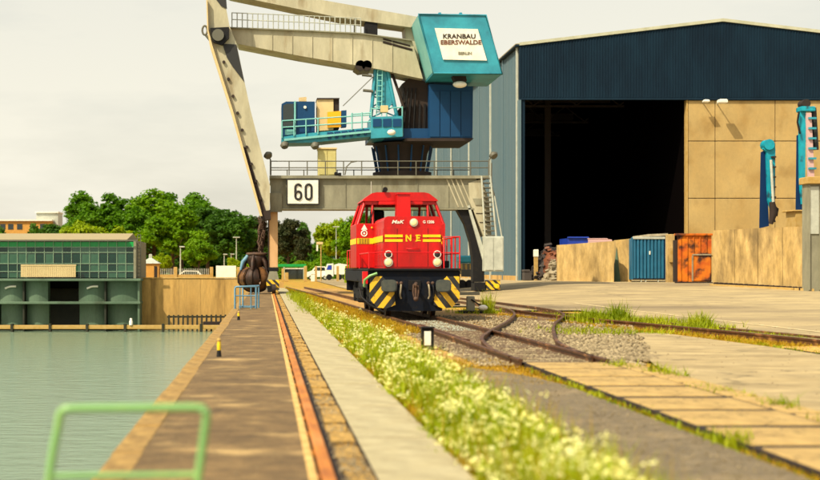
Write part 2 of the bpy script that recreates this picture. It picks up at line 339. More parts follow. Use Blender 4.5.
m_dry = leafmat('dry_blade', (.50, .34, .06), (.32, .22, .04), .8)
m_weed = leafmat('weed_leaf', (.42, .46, .02), (.24, .33, .015), .9)
m_petal = leafmat('pale_petal', (.94, .89, .58), (.90, .80, .28), 2, trans=.3)
m_glow = m_lamp
def water_mat():
    m = bpy.data.materials.new('harbour_water'); m.use_nodes = True; n = m.node_tree; b = n.nodes['Principled BSDF']
    b.inputs['Base Color'].default_value = (.21, .29, .20, 1); b.inputs['Roughness'].default_value = .12; b.inputs['IOR'].default_value = 1.33
    t = n.nodes.new('ShaderNodeTexCoord'); mp_ = n.nodes.new('ShaderNodeMapping'); mp_.inputs['Scale'].default_value = (.7, 1.3, 1)
    n.links.new(t.outputs['Object'], mp_.inputs['Vector'])
    a = n.nodes.new('ShaderNodeTexNoise'); a.inputs['Scale'].default_value = 1.1; a.inputs['Detail'].default_value = 9; a.inputs['Roughness'].default_value = .62; n.links.new(mp_.outputs[0], a.inputs['Vector'])
    u = n.nodes.new('ShaderNodeBump'); u.inputs['Strength'].default_value = .8; u.inputs['Distance'].default_value = .16
    n.links.new(a.outputs['Fac'], u.inputs['Height']); n.links.new(u.outputs['Normal'], b.inputs['Normal']); return m
m_water = water_mat()

# ================================================================ THE SETTING
def grid(name, xs, ys, zf, mat, keep=lambda x, y: True, kind='structure'):
    xs = list(xs); ys = list(ys); nx = len(xs)
    X, Yg = np.meshgrid(xs, ys); V = np.stack([X.ravel(), Yg.ravel(), zf(X.ravel(), Yg.ravel())], 1)
    Fs = [(j*nx+i, j*nx+i+1, (j+1)*nx+i+1, (j+1)*nx+i) for j in range(len(ys)-1) for i in range(nx-1) if keep((xs[i]+xs[i+1])/2, (ys[j]+ys[j+1])/2)]
    o = bpy.data.objects.new(name, fast_mesh(name, V, np.array(Fs), mat)); COL.objects.link(o); OFF[o] = (0, 0, 0)
    return tag(o, kind=kind)
BASIN_Y = 109.0; QX = -1.36; WZ = -3.5
xs = [-1500, -700, -300, -120, -60, -20, QX+.02] + list(np.arange(0, 40, 1.5)) + [45, 60, 90, 150, 300, 700, 1500]
ys = [-60, -20] + list(np.arange(0, 112, 2.5)) + [BASIN_Y+.6, 114, 130, 160, 220, 320, 500, 900, 2000]
ys = sorted(set(ys))
grid('ground', xs, ys, lambda x, y: H(x, y)-.06, m_ground, keep=lambda x, y: x > QX or y > BASIN_Y+.6)
solo('water', MB().add([(-400, -60, WZ), (QX+.3, -60, WZ), (QX+.3, BASIN_Y+1, WZ), (-400, BASIN_Y+1, WZ)], [(0, 1, 2, 3)]), m_water, kind='structure')
# quay: brown asphalt deck, wall to the water, coping stones, crane rail in its groove, two rows of slabs
quay = solo('quay', MB().box(QX+.22, .345, -20, 112, -.5, 0), m_quay, kind='structure')
part('quay_wall', MB().box(QX+.04, QX+.6, -20, BASIN_Y, -7, -.12), m_quaywall, quay)
cop = MB().box(0, .30, 0, 1.94, -.32, 0, .02).data('coping_stone', m_copedge)
for k in range(61):
    c = piece('coping_stone', cop, quay, (QX-.06+random.uniform(-.012, .012), -12+k*2, random.uniform(.0, .018)))
solo('rail_groove', MB().box(.422, .665, 2, 112, -.058, -.045), m_dkbrown, kind='structure')  # dark strip puts the shade beside the rail into the groove bottom
edg = MB().box(0, .075, 0, 2.96, -.1, .012, .008).data('edge_strip', m_edge)
for k in range(36): piece('edge_strip', edg, quay, (.347, 4+k*3, random.uniform(-.004, .004)))
solo('joint_filler', MB().box(.897, 1.673, -2, 112, -.06, .011), m_dkbrown, kind='structure')
slab = MB().box(0, .77, 0, 2.93, -.05, .02, .006).data('concrete_slab', m_strip)
for k in range(38): piece('concrete_slab', slab, quay, (.90, -2+k*3, random.uniform(-.003, .004)))
for v in range(4):
    pass
srng = random.Random(3)
y = 6.0
sandm = []
for v in range(5):
    mb = MB(); n = 9; w_ = .225; l = [.5, .8, 1.1, .65, .95][v]
    # a rough-edged slab with broken corners
    top = []
    for (fx, fy) in ((0, .03), (.5, 0), (1, .04), (1, .5), (1, .96), (.55, 1), (0, .98), (.02, .5)):
        top.append((fx*w_+srng.uniform(-.012, .012), fy*l+srng.uniform(-.03, .03), srng.uniform(-.012, .0)))
    mb.add([(a, b, -.06) for a, b, c in top]+top, [tuple(range(8, 16))]+[(i, (i+1) % 8, 8+(i+1) % 8, 8+i) for i in range(8)])
    sandm.append((mb.data('broken_slab', m_sand), l))
while y < 84:
    me, l = srng.choice(sandm)
    piece('broken_slab', me, quay, (.655+srng.uniform(-.01, .01), y, srng.uniform(-.03, .0))); y += l+srng.uniform(.03, .22)
def catmull(P, step=.5):
    P = [np.array(p, float) for p in P]; P = [2*P[0]-P[1]]+P+[2*P[-1]-P[-2]]; out = []
    for i in range(1, len(P)-2):
        n = max(2, int(np.linalg.norm(P[i+1]-P[i])/step))
        for k in range(n):
            t = k/n; out.append(.5*((2*P[i])+(-P[i-1]+P[i+1])*t+(2*P[i-1]-5*P[i]+4*P[i+1]-P[i+2])*t*t+(-P[i-1]+3*P[i]-3*P[i+1]+P[i+2])*t**3))
    out.append(P[-2]); return out
RAILP = [(-.07, -.17), (.07, -.17), (.07, -.15), (.014, -.13), (.014, -.05), (.042, -.042), (.042, -.006), (.035, 0), (-.035, 0), (-.042, -.006), (-.042, -.042), (-.014, -.05), (-.014, -.13), (-.07, -.15)]
CR = [(u*1.3, h) for u, h in RAILP]
t = root('crane_track', (.5, 0, 0), 'rust orange crane rail set in a groove along the quay edge', 'rail')
part('rail', MB().sweep([(.50, yy, .045) for yy in np.arange(2, 112, 2)], CR), m_railrust, t)
mb = MB()
for k in range(70): mb.box(.40, .445, 5+k*1.4, 5.12+k*1.4, -.06, .0, .008)
part('rail_clip', mb, m_railrust, t, kind='stuff')
t = root('rear_crane_track', (14.0, 60, 0), 'second crane rail crossing the yard beside the hall', 'rail')
part('rail', MB().sweep([(14.05, yy, float(H(14.05, yy))+.008) for yy in np.arange(80, 112, 2)], CR), m_rail, t)

# main track, turnout and side track
def main_x(y): return np.interp(y, [0, 12, 23, 30, 36, 42, 60, 85, 112], [5.27, 5.25, 5.18, 5.10, 5.0, 4.83, 4.35, 3.5, 2.4])
def rail_obj(name, pts, parent, z=.12, mat=None):
    pts = [(p[0], p[1], z+float(H(p[0], p[1]))) for p in catmull(pts)]
    return part(name, MB().sweep(pts, RAILP), mat or m_rail, parent)
trk = root('railway_track', (5.1, 4, -.06), 'dark railway track leading from the crossing panels to the red locomotive', 'railway track')
yy = [22.6, 23, 25, 27, 30, 33, 36, 40, 45, 52, 60, 72, 85, 110]
rail_obj('rail', [(main_x(v)-.7525, v) for v in yy], trk, z=.115); rail_obj('rail', [(main_x(v)+.7525, v) for v in yy], trk)
slp = MB().box(-1.3, 1.3, -.12, .12, -.1, .012, .02).data('sleeper', m_sleeper)
for k in range(46):
    v = 23.6+k*.62
    s_ = piece('sleeper', slp, trk, (float(main_x(v))+random.uniform(-.05, .05), v, -.012+random.uniform(-.008, .006))); s_.rotation_euler.z = random.uniform(-.02, .02)
brn = root('turnout_track', (6.2, 23, -.06), 'curved turnout rails branching right from the main track over pale gravel', 'railway track')
cpts = [(4.40, 23.4), (4.44, 25.5), (4.86, 29.3), (5.45, 32), (5.95, 34), (7.25, 39), (8.6, 45.0), (9.3, 49.6), (9.5, 53), (9.45, 58), (9.0, 68), (8.2, 80)]
dpts = [(5.88, 23.4), (5.98, 25), (6.3, 28), (7.0, 31.6), (8.2, 37), (9.54, 41.9), (10.5, 46), (10.95, 50), (10.95, 56), (10.5, 68), (9.7, 80)]
rail_obj('rail', cpts, brn, z=.125); rail_obj('rail', dpts, brn, z=.12)
rail_obj('check_rail', [(main_x(v)-.6, v) for v in (29, 31, 33, 35, 37)], brn, z=.11)
for k in range(26):
    v = 28+k*.75; a = np.interp(v, [p[1] for p in cpts], [p[0] for p in cpts]); b = np.interp(v, [p[1] for p in dpts], [p[0] for p in dpts])
    s_ = piece('sleeper', slp, brn, (float(a+b)/2+.45, v+.2, -.016+random.uniform(-.008, .006))); s_.rotation_euler.z = -.22; s_.scale = (.78, 1, 1)
sid = root('side_track', (10.8, 12, -.06), 'overgrown side track half buried in the green grass strip', 'railway track')
ep = [(13.6, 14), (12.9, 22), (12.25, 28.7), (11.5, 34.0), (10.75, 38.5), (10.0, 42.5), (9.62, 46.5), (9.5, 50.5)]
rail_obj('rail', ep, sid, z=.12); rail_obj('rail', [(a+1.435, b+.2) for a, b in ep], sid, z=.06)

# crossing panels between the near rails
crs = solo('crossing', MB().box(4.50, 6.38, 4, 22.9, -.2, .043), m_dkbrown, kind='structure')
for v in range(3):
    pass
cpan = [MB().box(0, 1.40, 0, l, -.03, .055, .025).data('crossing_panel', m_cross) for l in (1.33, 1.29)]
for k in range(12):
    piece('crossing_panel', cpan[k % 2], crs, (4.53, 4.4+k*1.55+random.uniform(-.01, .01), random.uniform(-.004, .010)))
cside = MB().box(0, .40, 0, 1.80, -.05, .058, .015).data('side_panel', m_cross)
for k in range(9): piece('side_panel', cside, crs, (5.97, 5+k*1.97, random.uniform(-.004, .006)))
def sheet(name, poly, z, mat, kind='structure', step=None):
    return solo(name, MB().add([(a, b, z) for a, b in poly], [tuple(range(len(poly)))]), mat, kind=kind)
sheet('road', [(3.0, 2), (4.40, 2), (4.38, 18.8), (4.2, 20.2), (3.9, 21.3), (3.45, 22.4), (3.15, 21), (3.05, 14)], -.004, m_asph)
sheet('pavement', [(6.42, 2), (10.9, 2), (10.9, 18), (10.75, 28), (10.3, 33.4), (9.9, 33.9), (9.45, 33.3), (9.1, 31.2), (8.5, 29.6), (8.0, 27.0), (7.2, 24.6), (6.75, 22.6), (6.45, 20)], .02, m_paleapron)
tan = solo('path', MB().box(10.95, 12.1, 2, 27.5, -.1, 0.018), m_dkbrown, kind='structure')
tsl = MB().box(0, 1.12, 0, 1.90, -.05, .03, .01).data('paving_slab', m_tan)
for k in range(13): piece('paving_slab', tsl, tan, (10.97+random.uniform(-.02, .02), 2+k*1.99, random.uniform(-.004, .004)))
axs = [6.6, 9, 11, 12.6] + list(np.arange(14, 60, 2.0)) + [75, 100]
ays = list(np.arange(2, 52, 2.5)) + [52.3, 54, 56, 58] + list(np.arange(60, 112, 2.0)) + [120, 140, 170, 203]
grid('yard', axs, ays, lambda x, y: H(x, y)-.002+.0*x, m_apron, keep=lambda x, y: (x > 12.6) or (y > 52.3 and x > 9) or (y > 58))
grid('lane_line', [14.62, 14.78], list(np.arange(4, 64, 2.0)), lambda x, y: H(x, y)+.008, m_line)

# ---------------------------------------------------------------- scattered stuff (numpy)
def scatter_stones(name, pts, smin, smax, mat, kind='stuff', zoff=0.):
    base = np.array([(1, 0, 0), (-1, 0, 0), (0, 1, 0), (0, -1, 0), (0, 0, 1), (0, 0, -1)], float)
    tri = np.array([(0, 2, 4), (2, 1, 4), (1, 3, 4), (3, 0, 4), (2, 0, 5), (1, 2, 5), (3, 1, 5), (0, 3, 5)])
    n = len(pts); s = RNG.uniform(smin, smax, (n, 1, 1)); V = base[None]*s*RNG.uniform(.55, 1.25, (n, 6, 1))
    a = RNG.uniform(0, 6.28, n); c, d = np.cos(a), np.sin(a)
    tl = RNG.uniform(-.6, .6, n); V2 = V.copy()
    V2[..., 2] = V[..., 2]*np.cos(tl)[:, None]+V[..., 0]*np.sin(tl)[:, None]; V2[..., 0] = V[..., 0]*np.cos(tl)[:, None]-V[..., 2]*np.sin(tl)[:, None]
    X = V2[..., 0]*c[:, None]-V2[..., 1]*d[:, None]; Yv = V2[..., 0]*d[:, None]+V2[..., 1]*c[:, None]
    V = np.stack([X+pts[:, 0:1], Yv+pts[:, 1:2], V2[..., 2]*.75+pts[:, 2:3]+s[:, :, 0]*.25+zoff], -1)
    Fs = (tri[None]+6*np.arange(n)[:, None, None]).reshape(-1, 3)
    o = bpy.data.objects.new(name, fast_mesh(name, V.reshape(-1, 3), Fs, mat)); COL.objects.link(o); return tag(o, kind=kind)
def blades(pts, h, w, lean=.5, per=1, spread=.0):
    """bent grass blades: 3 quads' worth of tapered strip each"""
    P = np.repeat(pts, per, 0); n = len(P); hh = np.repeat(h, per)*RNG.uniform(.5, 1.15, n)
    P = P+np.c_[RNG.normal(0, spread, n), RNG.normal(0, spread, n), np.zeros(n)]
    a = RNG.uniform(0, 6.283, n); d = np.c_[np.cos(a), np.sin(a)]; e = np.c_[-np.sin(a), np.cos(a)]; l = RNG.uniform(.1, lean, n)*hh
    ww = w*RNG.uniform(.6, 1.3, n); V = []
    for t, q in ((0, 1.), (.5, .8), (1, .12)):
        for s in (-1, 1):
            V.append(np.c_[P[:, 0]+d[:, 0]*l*t*t+e[:, 0]*s*ww*q, P[:, 1]+d[:, 1]*l*t*t+e[:, 1]*s*ww*q, P[:, 2]+hh*t*(1-.15*t)])
    V = np.stack(V, 1); f = np.array([(0, 1, 3, 2), (2, 3, 5, 4)])
    return V.reshape(-1, 3), (f[None]+6*np.arange(n)[:, None, None]).reshape(-1, 4), V[:, 4:6].mean(1)
def stuff_obj(name, V, Fq, mat, label=None):
    o = bpy.data.objects.new(name, fast_mesh(name, V, Fq, mat)); COL.objects.link(o); return tag(o, label=label, kind='stuff')
def discs(C, r, up=.85, n=6):
    """little flat flower heads facing up with a random tilt"""
    m = len(C); N = RNG.normal(0, .35, (m, 3)); N[:, 2] += up; N[:, 1] -= .25; N /= np.linalg.norm(N, axis=1)[:, None]
    A = np.cross(N, [0, 1, .1]); A /= np.linalg.norm(A, axis=1)[:, None]; B = np.cross(N, A); V = []
    for k in range(n):
        q = 2*math.pi*k/n; rr = (r*RNG.uniform(.55, 1.25, m))[:, None]; V.append(C+(A*math.cos(q)+B*math.sin(q))*rr+N*RNG.uniform(0, .02, (m, 1)))
    V = np.stack(V, 1); return V.reshape(-1, 3), (np.arange(n)[None]+n*np.arange(m)[:, None])
def region(n, x0, x1, y0, y1, wf=None, p=1.0):
    """more points near than far, so that the picture is evenly filled"""
    u = RNG.uniform(0, 1, n); Yv = (y0**(-p)+(y1**(-p)-y0**(-p))*u)**(-1/p); X = RNG.uniform(0, 1, n)
    a = x0(Yv) if callable(x0) else x0; b = x1(Yv) if callable(x1) else x1
    X = a+(b-a)*X; return np.c_[X, Yv, H(X, Yv)-.05]
def clumpy(P, sc_, thr, seed=0):
    r = np.random.default_rng(seed); c = np.stack([P[:, 0].min()+r.uniform(0, 1, 260)*np.ptp(P[:, 0]), P[:, 1].min()+r.uniform(0, 1, 260)**1.7*np.ptp(P[:, 1])], 1)
    d = np.min(np.linalg.norm((P[:, None, :2]-c[None])/np.array([1, 1.8]), axis=2), 1); return P[d < sc_*RNG.uniform(.3, 1.2, len(P))]
# ballast
bl = sheet('gravel_bed', [(3.7, 22.9), (8.9, 22.9+6), (9.0, 33), (9.4, 36), (10.5, 46), (9.5, 50), (6.6, 57), (6.0, 110), (1.8, 110), (2.6, 62), (3.0, 41), (3.2, 27)], -.04, m_ballast)
P = region(12000, lambda y: main_x(y)-1.4, lambda y: np.minimum(main_x(y)+1.6+np.clip((y-24)*.28, 0, 2.6), 9.2), 23, 47, p=.6); P[:, 2] = -.035
scatter_stones('gravel', P, .018, .055, m_stone)
P = region(2600, 6.5, lambda y: 7.0+(y-23)*.25, 24, 42, p=.6); P[:, 2] = -.03
scatter_stones('rubble', P, .03, .085, m_stone)
P = region(3200, lambda y: main_x(y)-.6, lambda y: main_x(y)+1.0, 35.5, 42.3, p=.5); P[:, 2] = -.03
scatter_stones('pale_ballast', P, .015, .045, m_palestone)
P = region(1500, 3.0, 4.4, 8, 23, p=1.0); P[:, 2] = 0; scatter_stones('loose_grit', P, .006, .018, m_stone)
P = region(2200, .62, .9, 8, 60, p=1.0); P[:, 2] = -.03; scatter_stones('grit', P, .008, .02, m_stone)

# flowering weeds between the slab strip and the track
wl = lambda y: 1.72+.12*np.sin(y*1.3)*np.clip(y/30, 0, 1)
wr = lambda y: np.interp(y, [5, 10, 14, 20, 26, 34, 42, 60], [2.6, 2.75, 2.9, 3.0, 3.1, 3.05, 2.75, 2.4])
P = region(6200, wl, wr, 8, 62, p=.9); P = P[RNG.uniform(0, 1, len(P)) < .55+.45*np.sin(P[:, 0]*3.7+P[:, 1]*.9)*np.sin(P[:, 1]*1.9+1)+.25]
edge = np.minimum(P[:, 0]-wl(P[:, 1]), wr(P[:, 1])-P[:, 0]); hh = np.clip(.16+edge*.85, .1, .58)*(.8+.35*np.sin(P[:, 1]*3.1+P[:, 0]*4)*np.sin(P[:, 1]*1.3))*RNG.uniform(.6, 1.2, len(P))*np.interp(P[:, 1], [8, 25, 60], [1, 1, .75])
V, Fq, tips = blades(P, hh, .006, .35, per=2, spread=.05)
V2, F2, t2 = blades(P, hh*.7, .016, .9, per=9, spread=.07)
stuff_obj('weeds', np.r_[V, V2], np.r_[Fq, F2+len(V)], m_weed, 'tall green weeds growing beside the pale concrete strip')
cl_ = .5+.5*np.sin(tips[:, 0]*5.1+tips[:, 1]*1.9)*np.sin(tips[:, 1]*2.7-tips[:, 0]*3.3)
pick = RNG.uniform(0, 1, len(tips)) < .10+.62*cl_**1.35; C = tips[pick]; K = []
for k in range(5): K.append(C+np.c_[RNG.normal(0, .022, len(C)), RNG.normal(0, .022, len(C)), RNG.normal(0, .012, len(C))])
Vd, Fd = discs(np.concatenate(K), .0140)
Ps = region(900, wl, wr, 8, 62, p=.9); Vs, Fs_, ts = blades(Ps, np.full(len(Ps), .62), .004, .3, per=1)
stuff_obj('dead_stalks', Vs, Fs_, m_dry, 'thin dry stalks standing among the flowering weeds')
Pg = region(900, wl, wr, 8, 62, p=.9); Vg, Fg, _ = blades(Pg, np.full(len(Pg), .5), .006, .6, per=3, spread=.03)
stuff_obj('tall_grass', Vg, Fg, m_grass, 'tall grass blades mixed into the flowering weeds')
stuff_obj('flowers', Vd, Fd, m_petal, 'cream white flower heads crowding the tops of the weeds')
# dry grass fringes and yard
P = region(5200, 1.69, lambda y: np.interp(y, [8, 40, 60], [2.0, 3.2, 3.6]), 9, 90, p=.8); V, Fq, _ = blades(P, np.full(len(P), .12), .006, 1., per=4, spread=.03)
P = clumpy(region(5200, lambda y: np.interp(y, [30, 45, 110], [2.6, 2.2, 1.8]), lambda y: main_x(y)-.9, 34, 108, p=.4), .9, 0, 5); V2, F2, _ = blades(P, np.full(len(P), .17), .012, 1., per=5, spread=.08)
stuff_obj('dry_grass', np.r_[V, V2], np.r_[Fq, F2+len(V)], m_dry, 'straw coloured dry grass along the track')
# green grass: strip of the side track, edges of panels, under the crane
def near(line, xs_, ys_, y): return np.interp(y, ys_, xs_)
G = []
G.append(clumpy(region(5200, lambda y: np.interp(y, [14, 22, 31, 38, 45, 51], [13.8, 13.2, 12.2, 11.2, 10.3, 10.0]), lambda y: np.interp(y, [14, 22, 31, 38, 45, 51], [14.9, 14.2, 13.2, 12.3, 11.3, 10.9]), 16, 53, p=.5), .65, 0, 2))
G[0] = G[0][RNG.uniform(0, 1, len(G[0])) < .55]; hs = [RNG.uniform(.05, .19, len(G[0]))]
def tuft(cx, cy, rx, ry, n, h):
    q = np.c_[cx+RNG.normal(0, rx, n), cy+RNG.normal(0, ry, n), np.zeros(n)-.04]; q[:, 2] += H(q[:, 0], q[:, 1]); G.append(q); hs.append(RNG.uniform(.4, 1, n)*h)
for cx, cy, rx, ry, n, h in [(8.6, 50.5, .12, .3, 50, 1.15), (8.3, 50.5, .5, .8, 160, .3), (10.45, 41.5, .25, .5, 260, .62), (11.1, 41.0, .12, .4, 130, .85), (10.9, 41, .6, .8, 260, .4), (12.0, 40, .5, .7, 200, .4), (12.7, 38, .15, .4, 90, .62), (12.3, 37, .5, .8, 200, .32),
                             (6.0, 22.0, .12, .25, 70, .25), (6.25, 20.4, .1, .3, 80, .30), (6.1, 17.6, .1, .4, 90, .20), (6.2, 15.6, .08, .2, 45, .30), (6.15, 13.6, .08, .25, 50, .34), (6.1, 12.3, .08, .3, 50, .22), (4.5, 14.6, .05, 1.2, 80, .12), (4.5, 12.6, .06, .3, 40, .26), (4.48, 18, .06, 2, 160, .13),
                             (6.1, 16, .06, 5, 500, .10), (4.5, 13, .05, 4, 300, .09), (5.95, 10.5, .3, .5, 80, .12), (9.2, 33.8, .8, .5, 160, .28), (8.6, 35.5, .5, .8, 120, .2), (11.0, 26, .08, 4, 300, .15), (12.5, 20, .08, 5, 300, .12),
                             (1.9, 75, .3, 8, 500, .4), (1.8, 55, .2, 5, 400, .3), (1.75, 68, .15, 6, 200, .4)]:
    tuft(cx, cy, rx, ry, n, h)
P = np.concatenate(G); hs = np.concatenate(hs); V, Fq, _ = blades(P, hs, .011, .7, per=4, spread=.05)
stuff_obj('grass', V, Fq, m_grass, 'tufts of fresh green grass along rails and slab joints')
P = clumpy(region(3000, lambda y: np.interp(y, [18, 34, 52], [12.6, 10.0, 8.0]), lambda y: np.interp(y, [18, 34, 42, 52], [13.2, 11.3, 9.2, 9.0]), 18, 52, p=.5), .7, 0, 9); V, Fq, _ = blades(P, np.full(len(P), .13), .009, 1, per=4, spread=.05)
P2 = region(1300, lambda y: np.interp(y, [8, 23], [4.42, 4.42]), lambda y: np.interp(y, [8, 23], [4.6, 4.6]), 9, 24, p=.8); V2, F2, _ = blades(P2, np.full(len(P2), .07), .006, 1, per=3, spread=.03)
jy = 4.4+1.55*RNG.integers(3, 12, 900)-.09; PJ = np.c_[RNG.uniform(4.5, 6.35, 900), jy+RNG.normal(0, .03, 900), np.full(900, -.02)]; PJ = PJ[RNG.uniform(0, 1, 900) < .7]; P2 = np.r_[P2, PJ]; V2, F2, _ = blades(P2, np.full(len(P2), .085), .006, 1, per=3, spread=.03)
PR = np.c_[RNG.uniform(3.1, 4.5, 900), RNG.uniform(19, 24.5, 900), np.full(900, -.05)]; P2 = np.r_[P2, PR]; V2, F2, _ = blades(P2, np.full(len(P2), .085), .006, 1, per=3, spread=.03)
P3 = region(1300, 5.93, 6.4, 9, 24, p=.8); V3, F3, _ = blades(P3, np.full(len(P3), .07), .006, 1, per=3, spread=.03)
stuff_obj('straw', np.r_[V, V2, V3], np.r_[Fq, F2+len(V), F3+len(V)+len(V2)], m_dry, 'dry yellow stalks around the side track')

# ---------------------------------------------------------------- basin end wall, lock structure and glass building
bw = root('basin_wall', (-6, BASIN_Y, 0), 'tan stained concrete wall closing the end of the harbour basin', 'wall')
zt = W(0, 278.5, BASIN_Y)[2]
wx0 = -11.6; wx1 = QX-.05; nseg = 5
for k in range(nseg):
    a = wx0+(wx1-wx0)*k/nseg; b = wx0+(wx1-wx0)*(k+1)/nseg-.012
    part('wall_panel', MB().box(a, b, BASIN_Y+random.uniform(-.02, .02), BASIN_Y+.6, -6, zt+random.uniform(-.02, .02), .03), m_basin, bw)
part('wall_core', MB().box(wx0, 1.5, BASIN_Y+.3, BASIN_Y+.9, -6, zt-.3), m_basin, bw)
part('capping', MB().box(wx0, wx1, BASIN_Y-.06, BASIN_Y+.66, zt+.0, zt+.09, .02), m_coping, bw)
# timber fender fence at the foot of the wall
fz0, fz1 = W(0, 324, 107.5)[2], W(0, 315, 107.5)[2]
ff = root('fender_fence', (-5, 107.5, WZ), 'dark timber fender posts standing in water below the tan wall', 'fence')
for k in range(15):
    xx = W(169+k*4.7, 0, 107.5)[0]
    part('post', MB().box(xx-.07, xx+.07, 107.4, 107.62, WZ-.5, fz1+.05*random.random()), m_abutdark, ff)
part('top_rail', MB().box(W(167, 0, 107.5)[0], W(237, 0, 107.5)[0], 107.63, 107.72, fz1-.22, fz1-.08), m_abutdark, ff)
part('low_beam', MB().box(W(203, 0, 107)[0], W(226, 0, 107)[0], 107.0, 107.38, fz0-.22, fz0+.22), m_dkbrown, ff)
ab = root('lock_abutment', (-20, 107, WZ), 'green stained concrete lock structure below the glass building', 'abutment')
AY = 107.0
def wx(px, Y=AY): return W(px, 0, Y)[0]
def wz(py, Y=AY): return W(0, py, Y)[2]
X0 = wx(-110)
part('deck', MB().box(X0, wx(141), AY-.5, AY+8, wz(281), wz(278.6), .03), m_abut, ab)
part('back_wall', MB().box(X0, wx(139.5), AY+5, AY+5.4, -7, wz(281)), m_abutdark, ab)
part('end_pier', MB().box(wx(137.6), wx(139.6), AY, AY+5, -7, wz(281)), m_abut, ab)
bays = [(-108, -84), (-82, -58), (-30, -3), (-1, 22), (25, 47), (78, 104), (106.5, 137.4)]
for a, b in bays:                                                   # bulging caisson panels, slightly convex
    for (ya, yb, dy) in ((281.2, 301.5, 0), (304, 325, .5)):
        mb = MB(); n = 8; vs = []
        for i in range(n+1):
            f = i/n; xx = wx(a)+(wx(b)-wx(a))*f; bulge = -.28*math.sin(math.pi*f)
            vs += [(xx, AY+.45+bulge+dy, wz(yb)), (xx, AY+.45+bulge+dy, wz(ya)), (xx, AY+1.6, wz(ya)), (xx, AY+1.6, wz(yb))]
        fs = [(4*i, 4*i+4, 4*i+5, 4*i+1) for i in range(n)]+[(4*i+3, 4*i+2, 4*i+6, 4*i+7) for i in range(n)]+[(0, 1, 2, 3), (4*n, 4*n+3, 4*n+2, 4*n+1)]
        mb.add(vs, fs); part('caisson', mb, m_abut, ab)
for cx_ in (10, 92):
    c = [W(cx_-5+k*2.2, 288.5-abs(k-.5)**0*2.2*math.sin(min(k/4*2.0, 1.57)), AY+.08) for k in range(6)]
    part('lifting_bracket', MB().tube(c, .09, 5), m_white, ab)
part('ledge', MB().box(X0, wx(140.5), AY-.25, AY+2, wz(304), wz(301.6), .03), m_abut, ab)
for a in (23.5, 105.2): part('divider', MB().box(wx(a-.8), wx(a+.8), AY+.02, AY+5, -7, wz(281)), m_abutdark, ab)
wk = root('basin_walkway', (-15, 106.2, WZ), 'low pale walkway beam with dark mooring posts just above the water', 'walkway')
zz0, zz1 = wz(329, 106), wz(325.2, 106)
px_ = [-26, 12, 50, 87, 125, 163, 201]
for a, b in zip([-100]+px_, px_+[232]):
    part('beam', MB().box(wx(a+1.2, 106), wx(b-1.2, 106), 105.9, 106.5, zz0, zz1, .02), m_coping, wk)
for a in px_: part('post', MB().box(wx(a-1.1, 106), wx(a+1.1, 106), 105.8, 106.4, WZ-1, zz1+.12), m_abutdark, wk)
mb = MB(); c = W(131, 324.5, 105.95); mb.tube([(c[0], c[1], c[2]-.05), (c[0], c[1], c[2]+.28), (c[0], c[1], c[2]+.34), (c[0], c[1], c[2]+.5), (c[0], c[1], c[2]+.52)], [.15, .15, .1, .1, .02], 10)
solo('mooring_bollard', mb, m_white, 'small white bollard on the walkway beam below the glass building', 'bollard')

# glass hall
GY = 107.15
gb = root('glass_building', (-20, GY, zt), 'long low green glass hall with shallow grey roof above the basin', 'building')
def gx(px): return W(px, 0, GY)[0]
def gz(py): return W(0, py, GY)[2]
gx0, gx1 = gx(-120), gx(136)
part('wall', MB().box(gx0, gx1-.25, GY+.35, GY+.5, gz(278), gz(241)), m_dark, gb)
part('wall', MB().box(gx1-.2, gx1, GY-.05, GY+9, gz(278.5), gz(240.8), .02), m_cranegrey, gb, label='tan end wall')
part('wall', MB().box(gx0, gx1-.25, GY+9, GY+9.2, gz(278.5), gz(241)), m_dark, gb)
mb = MB(); e0 = gz(241.3); rz_ = gz(235)+.25
mb.prism([(gx0-.3, GY-.35, e0), (gx0-.3, GY-.35, e0+.14), (gx0-.3, GY+4.6, rz_), (gx0-.3, GY+9.6, e0+.14), (gx0-.3, GY+9.6, e0)], (gx1-gx0+.6-1.0, 0, 0))
part('roof', mb, m_roof, gb)
part('gutter', MB().box(gx0-.3, gx1+.15, GY-.45, GY-.355, e0+.0, e0+.12), m_dkrail, gb)
cw = 9.05; cols = [136-1.2-cw*(k+1) for k in range(28)]
rows = [(241.9, 246.8), (247.2, 252.2), (252.6, 263.4), (263.8, 271.2), (271.6, 277.6)]
pm = [MB().box(0, gx(cw)-gx(0)-.03, 0, .05, 0, gz(a)-gz(b)-.0).data('pane', m_paneg if i == 0 else m_pane) for i, (a, b) in enumerate(rows)]
pm2 = [MB().box(0, gx(cw)-gx(0)-.03, 0, .05, 0, gz(a)-gz(b)).data('pane', m_pane2) for a, b in rows]
for c_ in cols[:22]:
    for i, (a, b) in enumerate(rows):
        o = piece('pane', pm[i] if i == 0 or random.random() < .6 else pm2[i], gb, (gx(c_)+.015, GY+.07+random.uniform(0, .012), gz(b))); o.rotation_euler = (random.uniform(-.006, .006), 0, random.uniform(-.006, .006))
for c_ in cols: part('mullion', MB().box(gx(c_)-.017, gx(c_)+.017, GY-.0, GY+.16, gz(278), gz(241.5)), m_mull, gb)
for a, b in zip(rows[:-1], rows[1:]):
    yq = (a[1]+b[0])/2; part('transom', MB().box(gx0, gx1-.22, GY+.0, GY+.15, gz(yq)-.018, gz(yq)+.018), m_mull, gb)
mb = MB()
for k in range(40):
    a = 22+k*1.37; mb.box(gx(a), gx(a+1.1), GY-.5, GY-.42-.03*(k % 2), gz(277), gz(265.3))
solo('hoarding', mb.box(gx(22), gx(77), GY-.53, GY-.38, gz(265.8), gz(264.6)), m_cream, 'cream corrugated hoarding standing in front of the green glass hall', 'hoarding', kind=None)
